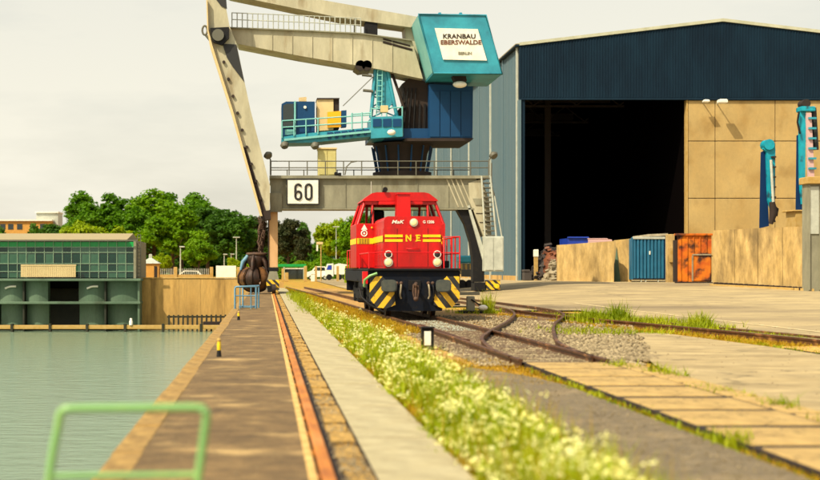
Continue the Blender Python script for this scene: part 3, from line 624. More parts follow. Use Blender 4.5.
# steel ladder bits on the end of the hall
lt = root('roof_ladder', (gx(139), GY, zt), 'thin steel access ladder against the end of the glass hall', 'ladder')
for a in (137.3, 140.3): part('rail', MB().tube([(gx(a), GY+.3, zt), (gx(a), GY+.3, gz(235))], .035, 5), m_dkrail, lt)
for k in range(14): part('rung', MB().tube([(gx(137.3), GY+.3, zt+.15+k*.29), (gx(140.3), GY+.3, zt+.15+k*.29)], .022, 4), m_dkrail, lt)
# brick kiosk
KY = 124.0
kx0, kx1 = W(141, 0, KY)[0], W(158.5, 0, KY)[0]; kz = W(0, 263.5, KY)[2]
kk = root('brick_kiosk', ((kx0+kx1)/2, KY, 0), 'small yellow brick kiosk with pale pyramid roof right of the glass hall', 'kiosk')
part('wall', MB().box(kx0, kx1, KY, KY+1.7, -.1, kz), m_brick, kk)
mb = MB(); cx_, cy_ = (kx0+kx1)/2, KY+.85; e = .14; mb.add([(kx0-e, KY-e, kz), (kx1+e, KY-e, kz), (kx1+e, KY+1.7+e, kz), (kx0-e, KY+1.7+e, kz), (cx_, cy_, kz+.62)], [(0, 1, 4), (1, 2, 4), (2, 3, 4), (3, 0, 4), (3, 2, 1, 0)])
rf = part('roof', mb, m_galv, kk); part('vent', MB().box(cx_-.15, cx_+.15, cy_-.15, cy_+.15, kz+.45, kz+.9, .05), m_galv, rf)
part('door', MB().box(kx1-.42, kx1-.12, KY-.03, KY+.02, 0, kz-.25), m_dkbrown, kk)

# fence with pillars, white hoarding wall
FY = 132.0
fn = root('pillar_fence', (-10, FY, 0), 'pale fence between tan pillars behind the basin wall', 'fence')
for a in (175.5, 211.5, 238.5):
    part('pillar', MB().box(W(a-1.7, 0, FY)[0], W(a+1.7, 0, FY)[0], FY-.2, FY+.2, 0, W(0, 267, FY)[2], .03), m_coping, fn)
for k in range(30):
    a = 157+k*1.82
    if a < 211: part('bar', MB().box(W(a, 0, FY)[0], W(a+.55, 0, FY)[0], FY-.03, FY+.03, .2, W(0, 268.5, FY)[2]), m_galv, fn)
part('base', MB().box(W(157, 0, FY)[0], W(211, 0, FY)[0], FY-.1, FY+.1, 0, W(0, 274.5, FY)[2]), m_coping, fn)
solo('white_wall', MB().box(W(216, 0, 140)[0], W(236, 0, 140)[0], 140, 140.3, 0, W(0, 265.8, 140)[2], .02).box(W(237, 0, 140)[0], W(262, 0, 140)[0], 140.05, 140.3, 0, W(0, 267, 140)[2], .02), m_white, 'plain white boundary wall just left of the hanging grab', 'wall')

def street_lamp(px, top, Y, label, two=False, base=0.):
    x = W(px, 0, Y)[0]; z = W(0, top, Y)[2]
    t = root('street_lamp', (x, Y, base), label, 'street lamp', 'street lamps in the background')
    part('pole', MB().tube([(x, Y, base), (x, Y, z*.5), (x, Y, z-.05)], [.12, .09, .06], 8), m_galv, t)
    part('lamp_head', MB().box(x-.55 if two else x-.15, x+.55, Y-.15, Y+.15, z-.06, z+.1, .04), m_galv, t)
street_lamp(236.4, 237.5, 205, 'tall lamp post with short white head against dark trees left of the grab', True)
street_lamp(224.2, 254.5, 215, 'short lamp post standing left of its twin, in front of dark trees')
street_lamp(231.2, 254.3, 216, 'short lamp post standing right of its twin, just left of the tall lamp post')
street_lamp(180.5, 247, 170, 'dark thin lamp post beside the round bushy tree behind the fence')
street_lamp(336.2, 227, 215, 'lamp post rising before the trees just left of the red locomotive', True)

# cars and vans in the distance
def car(name, x, y, L_, H_, W_, mat, label, cat, van=False, rz=0, face=1):
    t = root(name, (x, y, 0), label, cat, rz=0)
    if van: prof = [(-.5, .25), (-.5, .95), (-.44, 1.0), (.26, 1.0), (.40, .62), (.49, .5), (.5, .25)]
    else: prof = [(-.5, .22), (-.5, .60), (-.42, .66), (-.3, .98), (.08, 1.0), (.24, .68), (.47, .55), (.5, .22)]
    pts = [(x+face*a*L_, y, b*H_) for a, b in prof]
    part('body', MB().prism(pts, (0, W_, 0)), mat, t)
    if van: wp = [(.10, .62), (.10, .92), (.235, .92), (.345, .62)]
    else: wp = [(-.36, .68), (-.27, .92), (.06, .93), (.19, .68)]
    part('window', MB().prism([(x+face*a*L_, y-.02, b*H_) for a, b in wp], (0, .015, 0)), m_glassd, t)
    for a in (-.3, .3):
        for yy_ in (y-.03, y+W_-.17):
            wh = part('wheel', MB().cyl((x+a*L_, yy_, .32), (0, 1, 0), .32, .2, 14), m_black, t)
            part('hubcap', MB().cyl((x+a*L_, yy_-.012, .32), (0, 1, 0), .19, .02, 10), m_galv, wh)
    return t
car('parked_car', W(187, 0, 146)[0], 146, 3.9, 1.42, 1.7, m_white, 'white estate car parked behind the basin wall beside the fence pillar', 'car', face=-1)
car('parked_van', W(318, 0, 186)[0], 186, 3.4, 1.95, 1.8, m_white, 'white van parked behind the concrete posts left of the lorry', 'van', face=-1)
lr = root('parked_lorry', (W(337, 0, 184)[0], 184, 0), 'white lorry with curved tank end parked nearest to the red locomotive', 'lorry')
lx = W(337, 0, 184)[0]
part('cab', MB().prism([(lx-1.6, 184, .5), (lx-1.6, 184, 1.5), (lx-1.3, 184, 2.3), (lx-.5, 184, 2.35), (lx-.5, 184, .5)], (0, 2, 0)), m_white, lr)
part('window', MB().prism([(lx-1.5, 183.97, 1.45), (lx-1.25, 183.97, 2.1), (lx-.75, 183.97, 2.1), (lx-.75, 183.97, 1.45)], (0, .02, 0)), m_bluebin, lr)
part('tank', MB().prism([(lx-.4, 184, .8), (lx-.4, 184, 2.1), (lx+.3, 184, 2.35), (lx+1.4, 184, 2.2), (lx+1.9, 184, 1.7), (lx+1.5, 184, .8)], (0, 2, 0)), m_white, lr)
for a in (-1.1, .3, 1.2): part('wheel', MB().cyl((lx+a, 183.95, .42), (0, 1, 0), .42, .3, 14), m_black, lr)

# green canopy shed and posts of the rear yard
CY = 190.0
gc = root('green_canopy', (W(290, 0, CY)[0], CY, 0), 'bright green canopy roof over dark openings behind the crane leg', 'canopy')
part('roof', MB().box(W(270, 0, CY)[0], W(306, 0, CY)[0], CY, CY+4, W(0, 267, CY)[2], W(0, 264.2, CY)[2], .05), m_paneg, gc)
part('front_panel', MB().box(W(285, 0, CY)[0], W(303, 0, CY)[0], CY+.3, CY+.4, 0.1, W(0, 268.5, CY)[2]), m_glassd, gc)
part('fascia', MB().box(W(284.5, 0, CY)[0], W(303.5, 0, CY)[0], CY+.15, CY+.29, W(0, 269, CY)[2], W(0, 267.8, CY)[2]), m_white, gc)
for a in (272, 284, 304): part('column', MB().box(W(a, 0, CY)[0]-.1, W(a, 0, CY)[0]+.1, CY+.05, CY+.25, 0, W(0, 267, CY)[2]), m_galv, gc)
PY = 168.0
for i, (a, b, top, lab) in enumerate([(281.6, 284.2, 268.5, 'tan concrete gate post standing nearest to the tan crane leg'), (284.8, 288.4, 272.5, 'short squat tan concrete block beside the first gate post'), (304, 307, 266, 'tan concrete gate post at the right end of the green canopy'),
                                      (315, 317, 266, 'slim tan concrete post in front of the white van'), (336.6, 339, 266, 'tan concrete post in front of the white lorry')]):
    solo('gate_post', MB().box(W(a, 0, PY)[0], W(b, 0, PY)[0], PY, PY+.35, -.05, W(0, top, PY)[2], .03), m_coping, lab, 'post', 'gate posts of the rear yard')
solo('white_box', MB().box(W(311, 0, PY)[0], W(314.8, 0, PY)[0], PY, PY+.5, -.05, W(0, 274.2, PY)[2], .03).box(W(310.7, 0, PY)[0], W(315.1, 0, PY)[0], PY-.04, PY+.54, W(0, 274.2, PY)[2], W(0, 273.5, PY)[2], .01), m_white, 'small white utility box between the gate posts', 'box')
sm = root('signal_mast', (W(319, 0, 165)[0], 165, 0), 'tan signal mast with a boxy head before the trees', 'signal')
part('pole', MB().tube([(W(321, 0, 165)[0], 165, 0), (W(321, 0, 165)[0], 165, W(0, 245, 165)[2])], .07, 6), m_coping, sm)
part('head', MB().box(W(316.4, 0, 165)[0], W(322.8, 0, 165)[0], 164.85, 165.1, W(0, 244.5, 165)[2], W(0, 242, 165)[2], .03), m_cream, sm)
part('white_panel', MB().box(W(316.4, 0, 165)[0], W(318, 0, 165)[0], 164.9, 165, W(0, 251, 165)[2], W(0, 244.7, 165)[2]), m_white, sm)

# distant tan office block
BY = 310.0
ob = root('office_block', (W(25, 0, BY)[0], BY, 0), 'distant tan flat roofed block with a white rooftop box above the glass hall', 'building')
part('wall', MB().box(W(-70, 0, BY)[0], W(51, 0, BY)[0], BY, BY+14, 0, W(0, 221, BY)[2]), m_brick, ob)
part('roof', MB().box(W(-71, 0, BY)[0], W(52, 0, BY)[0], BY-.5, BY+14.5, W(0, 221, BY)[2], W(0, 219.6, BY)[2]), m_white, ob)
pb = part('penthouse', MB().box(W(34, 0, BY)[0], W(56, 0, BY)[0], BY+3, BY+10, W(0, 221, BY)[2]-4, W(0, 212.4, BY)[2]), m_galv, ob)
part('cornice', MB().box(W(33.3, 0, BY)[0], W(56.6, 0, BY)[0], BY+2.6, BY+10.4, W(0, 212.4, BY)[2], W(0, 211, BY)[2]), m_white, pb)
for a in (-40, -30, -20, -10, 0, 8, 17, 30, 40): part('window', MB().box(W(a, 0, BY)[0], W(a+5.4, 0, BY)[0], BY-.06, BY+.02, W(0, 229.5, BY)[2], W(0, 224, BY)[2]), m_glassd, ob)

# ---------------------------------------------------------------- trees
def crown_mesh(name, mat, rx, rz, nl, leaf, seed, lobes=64, cz=0.):
    nl = int(nl*1.9)
    r = np.random.default_rng(seed); V = []
    C = []
    for k in range(lobes):
        d = r.normal(0, 1, 3); d /= np.linalg.norm(d); q = r.uniform(.2, .88); C.append((d[0]*rx*q, d[1]*rx*q, d[2]*rz*q*(.95 if d[2] > 0 else .8), r.uniform(.12, .30)*rx))
    C.append((0, 0, 0, rx*.5)); C = np.array(C); pr = C[:, 3]**2; pr /= pr.sum()
    i = r.choice(len(C), nl, p=pr); d = r.normal(0, 1, (nl, 3)); d /= np.linalg.norm(d, axis=1)[:, None]
    # leaves gather in sprays on the outer shell of each lobe
    sp = r.normal(0, 1, (len(C), 46, 3)); sp /= np.linalg.norm(sp, axis=2)[..., None]
    d = sp[i, r.integers(0, 46, nl)]+r.normal(0, .17, (nl, 3)); d /= np.linalg.norm(d, axis=1)[:, None]
    P = C[i, :3]+d*(C[i, 3]*r.uniform(.35, 1.32, nl))[:, None]*np.array([1, 1, .85])
    N = d*.6+r.normal(0, .6, (nl, 3)); N[:, 2] += .35; N /= np.linalg.norm(N, axis=1)[:, None]
    A = np.cross(N, r.normal(0, 1, (nl, 3))); A /= np.linalg.norm(A, axis=1)[:, None]; B = np.cross(N, A)
    s = leaf*r.uniform(.5, 1.3, (nl, 1)); V = np.stack([P-A*s, P-B*s*.6, P+A*s, P+B*s*.6], 1); V[..., 2] += cz
    return fast_mesh(name, V.reshape(-1, 3), np.arange(4*nl).reshape(-1, 4), mat)
def trunk_mb(h, r0, seed, spread):
    rr = random.Random(seed); mb = MB(); mb.tube([(0, 0, -.3), (.1, 0, h*.35), (-.1, .1, h*.7), (.1, 0, h*.95)], [r0, r0*.8, r0*.5, r0*.15], 8)
    for k in range(9):
        a = rr.uniform(0, 6.28); z = h*rr.uniform(.3, .7); l = spread*rr.uniform(.5, .9)
        mb.tube([(0, 0, z), (math.cos(a)*l*.5, math.sin(a)*l*.5, z+l*.35), (math.cos(a)*l, math.sin(a)*l, z+l*.75)], [r0*.42, r0*.28, r0*.08], 5)
    return mb
kinds = []
for i, (mt, rx_, rz_k, nl, lf) in enumerate([(m_leaf, 5.6, 6.6, 12000, .34), (m_leaf2, 5.2, 6.0, 12000, .32), (m_leaf3, 4.6, 4.6, 10000, .30), (m_leafd, 5.8, 7.0, 12000, .36), (m_copper, 5.0, 7.6, 12000, .33), (m_leaf, 5.0, 7.4, 12000, .34), (m_leaf2, 4.4, 7.0, 10000, .30)]):
    H0 = rz_k*1.55; cm = crown_mesh('crown', mt, rx_, rz_k, nl, lf, 20+i, cz=H0); tm = trunk_mb(H0+rz_k*.4, .38, i, rx_).data('trunk', m_bark)
    kinds.append((cm, tm, H0+rz_k))
def tree(px, top, Y, kind, label, wid=1.0, group='trees behind the harbour'):
    cm, tm, ht = kinds[kind]; x = W(px, 0, Y)[0]; h = W(0, top, Y)[2]; s = h/ht*1.03
    o = bpy.data.objects.new('broadleaf_tree', None); COL.objects.link(o); o.location = (x, Y, -.05); o.scale = (s*wid, s*wid, s); o.rotation_euler.z = random.uniform(0, 6)
    tag(o, label, 'tree', group)
    for n_, me in (('trunk', tm), ('crown', cm)):
        c = bpy.data.objects.new(n_, me); COL.objects.link(c); c.parent = o
T = [(62, 217, 270, 3, 'dark green tree behind the white rooftop box at far left', 1.2), (96, 191, 262, 0, 'tallest rounded green tree above the left end of the glass hall', 1.25), (80, 216, 215, 2, 'yellow green low tree rising right behind the glass hall roof', 1.2),
     (131, 201, 258, 5, 'upright mid green tree behind the right end of the glass hall', 1.35), (120, 222, 205, 2, 'yellow green bushy tree beside the roof ladder of the glass hall', 1.1), (154, 193, 265, 1, 'tall bright green tree above the brick kiosk', 1.3),
     (181, 192, 268, 0, 'highest green tree of the group between kiosk and grab', 1.3), (172, 205, 235, 1, 'broad bright green tree in the middle of the left tree group', 1.3), (208, 200, 255, 3, 'dark green broad tree behind the tall lamp post', 1.35),
     (199, 236, 178, 1, 'small round bright tree right behind the pillar fence', 1.15), (162, 250, 165, 2, 'small yellow green shrub tree next to the white estate car', 1.0), (232, 208, 250, 3, 'very dark tree immediately left of the crane boom tip', 1.3),
     (256, 209, 262, 4, 'dark olive tree behind the hanging chains of the grab', 1.2), (288, 211, 235, 4, 'dark copper leaved tree right of the tan crane leg', 1.05), (302, 232, 225, 4, 'lower dark copper tree at the gap under the crane beam', .8),
     (338, 214, 240, 2, 'light green tree seen under the beam left of the locomotive cab', .95), (352, 219, 215, 1, 'bright green tree directly behind the locomotive cab', .9), (323, 232, 250, 0, 'small mid green tree behind the signal mast', .8), (366, 208, 250, 5, 'tall green tree hidden mostly behind the locomotive roof', .9),
     (20, 229, 235, 3, 'dark low tree in front of the tan office block', 1.2), (-4, 231, 240, 0, 'low green tree at the left frame edge above the glass hall', 1.2), (40, 229, 238, 3, 'dark low tree below the white rooftop box', 1.0)]
for px_t, top_t, Y_t, k_t, lab_t, wid_t in T: tree(px_t, top_t, Y_t, k_t, lab_t, wid_t)
# woodland: one dark mass behind the trees and the hedge masses below
def mass(name, px0, px1, top, Y, mat, seed, label, n=30000, dep=12, low=0.3, leaf=.5):
    r = np.random.default_rng(seed); x0, x1 = W(px0, 0, Y)[0], W(px1, 0, Y)[0]; zt_ = W(0, top, Y)[2]; u = r.uniform(0, 1, n)
    X = x0+(x1-x0)*u; prof = zt_*(.80+.12*np.sin(u*(x1-x0)*.55+seed)+.08*np.sin(u*(x1-x0)*1.7+1)); q = r.uniform(0, 1, n)
    Z = prof*(1-(1-q)**1.0*(1-low*0)) ; Yv = Y+r.uniform(-.5, .5, n)*dep*(1-(Z/prof)**2*.8)+np.sin(X*1.1+Z*.9)*.8
    P = np.c_[X, Yv, Z]; N = r.normal(0, .7, (n, 3)); N[:, 2] += .4; N[:, 1] -= .4; N /= np.linalg.norm(N, axis=1)[:, None]
    A = np.cross(N, r.normal(0, 1, (n, 3))); A /= np.linalg.norm(A, axis=1)[:, None]; B = np.cross(N, A); s = leaf*r.uniform(.5, 1.3, (n, 1))
    V = np.stack([P-A*s, P-B*s*.6, P+A*s, P+B*s*.6], 1); return stuff_obj(name, V.reshape(-1, 3), np.arange(4*n).reshape(-1, 4), mat, label)
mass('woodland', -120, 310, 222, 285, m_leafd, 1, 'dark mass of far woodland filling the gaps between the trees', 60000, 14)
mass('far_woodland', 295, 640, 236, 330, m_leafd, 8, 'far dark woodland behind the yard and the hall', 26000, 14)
mass('hedge', 228, 268, 257.5, 160, m_leaf3, 2, 'bright green hedge beside the white wall', 7000, 3, leaf=.16)
mass('bushes', 274, 362, 256, 205, m_leaf2, 3, 'bright green bushes above the green canopy and the parked van', 26000, 5, leaf=.22)
mass('shrubs', 345, 362, 262, 150, m_leaf3, 4, 'low green shrubs at the left of the locomotive', 5000, 3, leaf=.14)

P = region(700, 6.6, 16, 12, 58, p=.4); P[:, 2] = H(P[:, 0], P[:, 1])+.02; scatter_stones('yard_litter', P, .006, .022, m_stone)
P = region(500, -1.2, .3, 9, 60, p=.8); P[:, 2] = .003; scatter_stones('quay_grit', P, .004, .012, m_stone)
# ================================================================ THE HALL
HF = 108.0; sH = F/HF
def hx(px): return W(px, 0, HF)[0]
def hz_(py): return W(0, py, HF)[2]
g0 = .7
hall = root('storage_hall', (hx(518), HF, g0), 'huge navy and concrete storage hall with one wide open black doorway', 'building')
xl, xr = hx(519), hx(940); xp = hx(722); DB = 205.0
def roof_z(x): return hz_(45.5)+(hz_(21.5)-hz_(45.5))*(1-abs(x-xp)/(xp-xl))
zf = hz_(98.2)
# fascia: one panel per ~1 m sheet, ribs joined as fine relief
nsh = 34; swd = (xr-xl)/nsh
for k in range(nsh):
    a, b = xl+k*swd, xl+(k+1)*swd
    mb = MB().prism([(a, HF-.15, zf), (b-.006, HF-.15, zf), (b-.006, HF-.15, roof_z(b)-.05), (a, HF-.15, roof_z(a)-.05)], (0, .25, 0))
    part('fascia_sheet', mb, m_navy, hall)
mb = MB(); nr = 150
for k in range(nr):
    a = xl+.05+(xr-xl-.1)*k/nr
    mb.prism([(a, HF-.15, zf+.05), (a+.08, HF-.15, zf+.05), (a+.08, HF-.15, roof_z(a)-.15), (a, HF-.15, roof_z(a)-.15)], (0, -.05, 0))
part('fascia_rib', mb, m_navy, hall, kind='stuff')
part('fascia_sill', MB().box(xl, xr, HF-.22, HF+.1, zf-.16, zf-.003), m_navy, hall)
for a, b in ((xl, xp), (xp, xr)):
    za, zb = roof_z(a), roof_z(b)
    part('verge_trim', MB().prism([(a, HF-.3, za-.05), (b, HF-.3, zb-.05), (b, HF-.3, zb+.2), (a, HF-.3, za+.2)], (0, .5, 0)), m_trim, hall)
part('roof', MB().prism([(xl-.25, HF+.2, roof_z(xl)), (xp, HF+.2, roof_z(xp)), (xr, HF+.2, roof_z(xr)), (xr, HF+.2, roof_z(xr)+.18), (xp, HF+.2, roof_z(xp)+.18), (xl-.25, HF+.2, roof_z(xl)+.18)], (0, DB-HF, 0)), m_roof, hall)
# corner post and door frame
part('corner_post', MB().box(hx(518.2), hx(520.6), HF-.25, HF+.5, g0-.1, zf-.17), m_side, hall)
part('door_post', MB().box(hx(520.8), hx(524.6), HF-.1, HF+.5, g0-.1, zf-.17), m_navy, hall)
part('door_post', MB().box(hx(686.2), hx(687.8), HF-.05, HF+.5, g0-.1, zf-.17), m_coping, hall)
# side wall: tall cladding panels with proud joints
n = 15; pl_ = (DB-HF-.6)/n; sx_ = hx(518)
for k in range(n):
    y0 = HF+.5+k*pl_
    part('wall_panel', MB().box(sx_+.1, sx_+.3, y0+.03, y0+pl_-.03, g0-.6, roof_z(xl)-.1), m_side, hall)
    part('joint_cover', MB().box(sx_-.06, sx_+.09, y0-.16, y0+.16, g0-.6, roof_z(xl)-.1), m_galv if k % 2 == 0 else m_side, hall)
mb = MB()
for k in range(int((DB-HF-1)/.5)):
    y0 = HF+.9+k*.5; mb.box(sx_+.04, sx_+.1, y0, y0+.18, g0-.4, roof_z(xl)-.15)
part('wall_rib', mb, m_side, hall, kind='stuff')
part('gutter', MB().box(sx_-.25, sx_+.2, HF-.2, DB, roof_z(xl)-.12, roof_z(xl)+.06, .03), m_navy, hall)
part('base_strip', MB().box(sx_-.02, sx_+.3, HF+.3, DB, g0-.8, g0+.35), m_basin, hall)
# concrete facade right of the door, in big cast panels
xsplit = [688, 715, 775, 836, 897, 940]; zsplit = [282, 198.4, 141.2, 98.2]
zsplit = [300, 256, 198.4, 141.2, 100.3]
for i in range(5):
    for j in range(4):
        part('facade_panel', MB().box(hx(xsplit[i])+.03, hx(xsplit[i+1])-.03, HF-.02-.012*random.random(), HF+.3, hz_(zsplit[j])+.03, hz_(zsplit[j+1])-.03, .02), m_hallconc, hall)
part('facade_core', MB().box(hx(688), hx(940), HF+.08, HF+.4, g0-.5, zf-.17), m_inner, hall)
# inside: dark shell, floor kerb and roof beams
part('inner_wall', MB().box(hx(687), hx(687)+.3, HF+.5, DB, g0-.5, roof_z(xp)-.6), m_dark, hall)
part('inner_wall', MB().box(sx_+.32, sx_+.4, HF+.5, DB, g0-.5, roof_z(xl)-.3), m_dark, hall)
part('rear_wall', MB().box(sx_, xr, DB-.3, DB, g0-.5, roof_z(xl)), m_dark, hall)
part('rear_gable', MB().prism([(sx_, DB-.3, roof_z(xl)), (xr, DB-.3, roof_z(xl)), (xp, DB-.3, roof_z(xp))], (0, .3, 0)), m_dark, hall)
part('east_wall', MB().box(xr-.3, xr, HF+.5, DB, g0-.5, roof_z(xr)), m_side, hall)
for k in range(5):
    yb = HF+8+k*16; part('roof_beam', MB().box(sx_+.5, xr-.5, yb, yb+.4, roof_z(xl)-1.7, roof_z(xl)-.9), m_inner, hall)
for k in range(4):
    part('inner_column', MB().box(hx(600)-.3, hx(600)+.3, HF+20+k*22, HF+20.5+k*22, g0-.2, roof_z(xl)-1), m_inner, hall)
for k in range(4):
    yb = HF+5+k*14; zb_ = roof_z(xl)-2.6
    for j in range(10):
        xa_ = sx_+1+j*4.2; part('truss_bar', MB().tube([(xa_, yb, zb_), (xa_+2.1, yb, zb_+1.6), (xa_+4.2, yb, zb_)], .09, 4), m_inner, hall)
    part('truss_chord', MB().box(sx_+.6, sx_+44, yb-.1, yb+.1, zb_-.2, zb_), m_inner, hall)
# two wall lamps high on the facade
for px_l, py_l, lab, sc_l in ((702.5, 104, 'small round lamp high on the concrete facade beside the doorway', .7), (717, 105.5, 'larger boxy floodlight high on the concrete facade, right of the round lamp', 1.0)):
    c = W(px_l, py_l, HF); t = root('wall_lamp', (c[0], HF-.1, c[2]), lab, 'wall lamp', 'wall lamps on the hall')
    part('bracket', MB().tube([(c[0], HF-.03, c[2]+.1), (c[0], HF-1.1*sc_l, c[2]+.15)], .05, 5), m_galv, t)
    part('lamp_head', MB().box(c[0]-.38*sc_l, c[0]+.3*sc_l, HF-1.7*sc_l, HF-1.05*sc_l, c[2]-.02, c[2]+.32*sc_l, .08), m_white, t)

# ---------------------------------------------------------------- push walls, container, rusty skip, wall B
def base(x, y): return float(H(x, y))
ya, yb = 101.5, 95.0
pa, pb_ = W(558, 0, ya), W(614, 0, yb)
def wall_seg(name, p, q, z0, z1a, z1b, th, mat, label):
    t = solo(name, MB().add([(p[0], p[1], z0), (q[0], q[1], z0), (q[0]+.0, q[1]+th, z0), (p[0], p[1]+th, z0), (p[0], p[1], z1a), (q[0], q[1], z1b), (q[0], q[1]+th, z1b), (p[0], p[1]+th, z1a)],
            [(3, 2, 1, 0), (4, 5, 6, 7), (0, 1, 5, 4), (1, 2, 6, 5), (2, 3, 7, 6), (3, 0, 4, 7)]), mat, label, 'wall', 'push walls in front of the hall')
    return t
wall_seg('push_wall', (pa[0], ya), (pb_[0], yb), .3, W(0, 245, ya)[2], W(0, 241, yb)[2], .5, m_wallconc, 'long tan concrete push wall left of the dark shadow wedge, in front of the doorway')
pc, pd = W(615.5, 0, 97), W(631.5, 0, 96)
wall_seg('push_wall', (pc[0], 97), (pd[0], 96), .3, W(0, 240.2, 97)[2], W(0, 238.6, 96)[2], .5, m_wallconc, 'short tan concrete push wall between the shadow wedge and blue container')
solo('shadow_wedge', MB().add([(W(613, 0, 96.9)[0], 96.9, .4), (W(621, 0, 96.3)[0], 96.3, .4), (W(616.3, 0, 96.9)[0], 96.85, W(0, 247, 96.9)[2]), (W(613, 0, 97.6)[0], 98.0, .4), (W(621, 0, 97.6)[0], 98, .4), (W(616.3, 0, 97.6)[0], 98, W(0, 247, 96.9)[2])],
     [(0, 1, 2), (5, 4, 3), (0, 3, 4, 1), (1, 4, 5, 2), (2, 5, 3, 0)]), m_abut, 'triangular wedge modelled as the dark shadow between two tan push walls', 'shadow_wedge')  # solid wedge coloured dark in place of a cast shadow
# blue container end
CYY = 95.2
def cx(px): return W(px, 0, CYY)[0]
def cz(py): return W(0, py, CYY)[2]
cb = root('blue_container', (cx(650), CYY, .65), 'weathered blue corrugated steel container standing between tan walls', 'container')
zb, zt2 = cz(279.5), cz(237.5)
part('back', MB().box(cx(632.6), cx(667), CYY+.25, CYY+5, zb, zt2-.1), m_bluec, cb)
npan = 9
for k in range(npan):
    a = cx(633.2)+(cx(665)-cx(633.2))*k/npan; wdt = (cx(665)-cx(633.2))/npan
    part('panel', MB().prism([(a, CYY+.22, zb+.08), (a+wdt*.16, CYY+.06, zb+.08), (a+wdt*.74, CYY+.06, zb+.08), (a+wdt*.9, CYY+.22, zb+.08)], (0, 0, zt2-zb-.2)), m_bluec, cb)
part('corner_post', MB().box(cx(665.2), cx(667.4), CYY-.02, CYY+.25, zb, zt2, .02), m_blue, cb)
part('corner_post', MB().box(cx(631.9), cx(633), CYY+.0, CYY+.25, zb, zt2, .02), m_bluec, cb)
part('top_rail', MB().box(cx(633), cx(665.2), CYY+.0, CYY+.25, zt2-.12, zt2+.05, .02), m_galv, cb)
part('bottom_rail', MB().box(cx(633), cx(665.2), CYY+.02, CYY+.25, zb-.02, zb+.09, .02), m_black, cb)
part('label_plate', MB().box(cx(649.3), cx(650.6), CYY+.035, CYY+.058, cz(254.5), cz(251)), m_white, cb)
for a in (641, 645.5, 658): part('foot', MB().box(cx(a), cx(a+.9), CYY+.03, CYY+.2, zb-.2, zb-.025), m_galv, cb)
solo('tarpaulin', MB().add([W(633, 236.3, 95.4), W(648, 234.2, 95.6), W(668, 233.3, 95.7), W(668, 235, 99), W(650, 236, 99.5), W(634, 237.2, 99), W(633, 237.3, 95.3), W(648, 236.5, 95.3), W(668, 235.6, 95.3)],
     [(0, 1, 4, 5), (1, 2, 3, 4), (6, 7, 1, 0), (7, 8, 2, 1)]), m_scrap2, 'crumpled pale sheet lying over the top of the blue container', 'tarpaulin')
solo('concrete_post', MB().box(W(668, 0, 94)[0], W(674.6, 0, 94)[0], 94, 94.6, .3, W(0, 234.2, 94)[2], .03), m_wallconc, 'tan concrete post between the blue container and rusty skip', 'post')
solo('cable_box', MB().box(W(670, 0, 93.8)[0], W(674.9, 0, 93.8)[0], 93.6, 93.97, W(0, 262.5, 93.8)[2], W(0, 247.5, 93.8)[2], .03), m_coping, 'small tan box fixed on the concrete post beside the rusty skip', 'box')
RY = 91.0
def rx(px): return W(px, 0, RY)[0]
def rzz(py): return W(0, py, RY)[2]
rs = root('rusty_skip', (rx(693), RY, .6), 'orange rusted steel skip with a smaller riveted hatch beside tan wall', 'skip')
part('side', MB().box(rx(679), rx(712.5), RY+.2, RY+.4, rzz(282), rzz(234.5), .02), m_rust, rs)
part('end_wall', MB().box(rx(676), rx(678.8), RY+.3, RY+.7, rzz(282), rzz(240)), m_dkbrown, rs)
part('rim', MB().box(rx(676), rx(713), RY+.05, RY+.45, rzz(235.5), rzz(233.4), .02), m_rust, rs)
part('hatch', MB().box(rx(693.5), rx(711), RY+.08, RY+.19, rzz(281), rzz(255.5), .02), m_rust, rs)
part('hatch_rail', MB().box(rx(693), rx(711.5), RY+.02, RY+.2, rzz(255.4), rzz(254), .01), m_scrap2, rs)
part('stiffener', MB().box(rx(692.6), rx(693.4), RY+.02, RY+.2, rzz(281), rzz(255.6)), m_scrap2, rs)
for k in range(5): part('rib', MB().box(rx(681+k*6.4), rx(681.8+k*6.4), RY+.12, RY+.2, rzz(254) if k > 1 else rzz(281), rzz(236)), m_rust, rs)
part('sill', MB().box(rx(676), rx(713), RY+.0, RY+.3, rzz(284.5), rzz(282.1)), m_dkbrown, rs)
# wall B: nearer, receding from right to left
q0, q1 = (W(713, 0, 86)[0], 86.0), (W(809, 0, 76)[0], 76.0)
wb = root('storage_wall', (q0[0], q0[1], .5), 'tall tan concrete storage wall streaked with black grime, right of the rusty skip', 'wall')
nB = 4
for k in range(nB):
    f0, f1 = k/nB, (k+1)/nB-.004
    a = (q0[0]+(q1[0]-q0[0])*f0, q0[1]+(q1[1]-q0[1])*f0); b = (q0[0]+(q1[0]-q0[0])*f1, q0[1]+(q1[1]-q0[1])*f1)
    za, zb2 = W(0, 230.5-4.5*f0, a[1])[2], W(0, 230.5-4.5*f1, b[1])[2]
    part('wall_panel', MB().add([(a[0], a[1], .2), (b[0], b[1], .2), (b[0]+.2, b[1]+.6, .2), (a[0]+.2, a[1]+.6, .2), (a[0], a[1], za), (b[0], b[1], zb2), (b[0]+.2, b[1]+.6, zb2), (a[0]+.2, a[1]+.6, za)],
         [(3, 2, 1, 0), (4, 5, 6, 7), (0, 1, 5, 4), (1, 2, 6, 5), (2, 3, 7, 6), (3, 0, 4, 7)]), m_wallconc, wb)
for k in range(18):
    f = (k+.5)/18; x_, y_ = q0[0]+(q1[0]-q0[0])*f, q0[1]+(q1[1]-q0[1])*f
    part('kerb_block', MB().box(x_-.16, x_+.16, y_-.34, y_-.08, float(H(x_, y_))-.1, float(H(x_, y_))+.2, .02), m_dkbrown, wb)
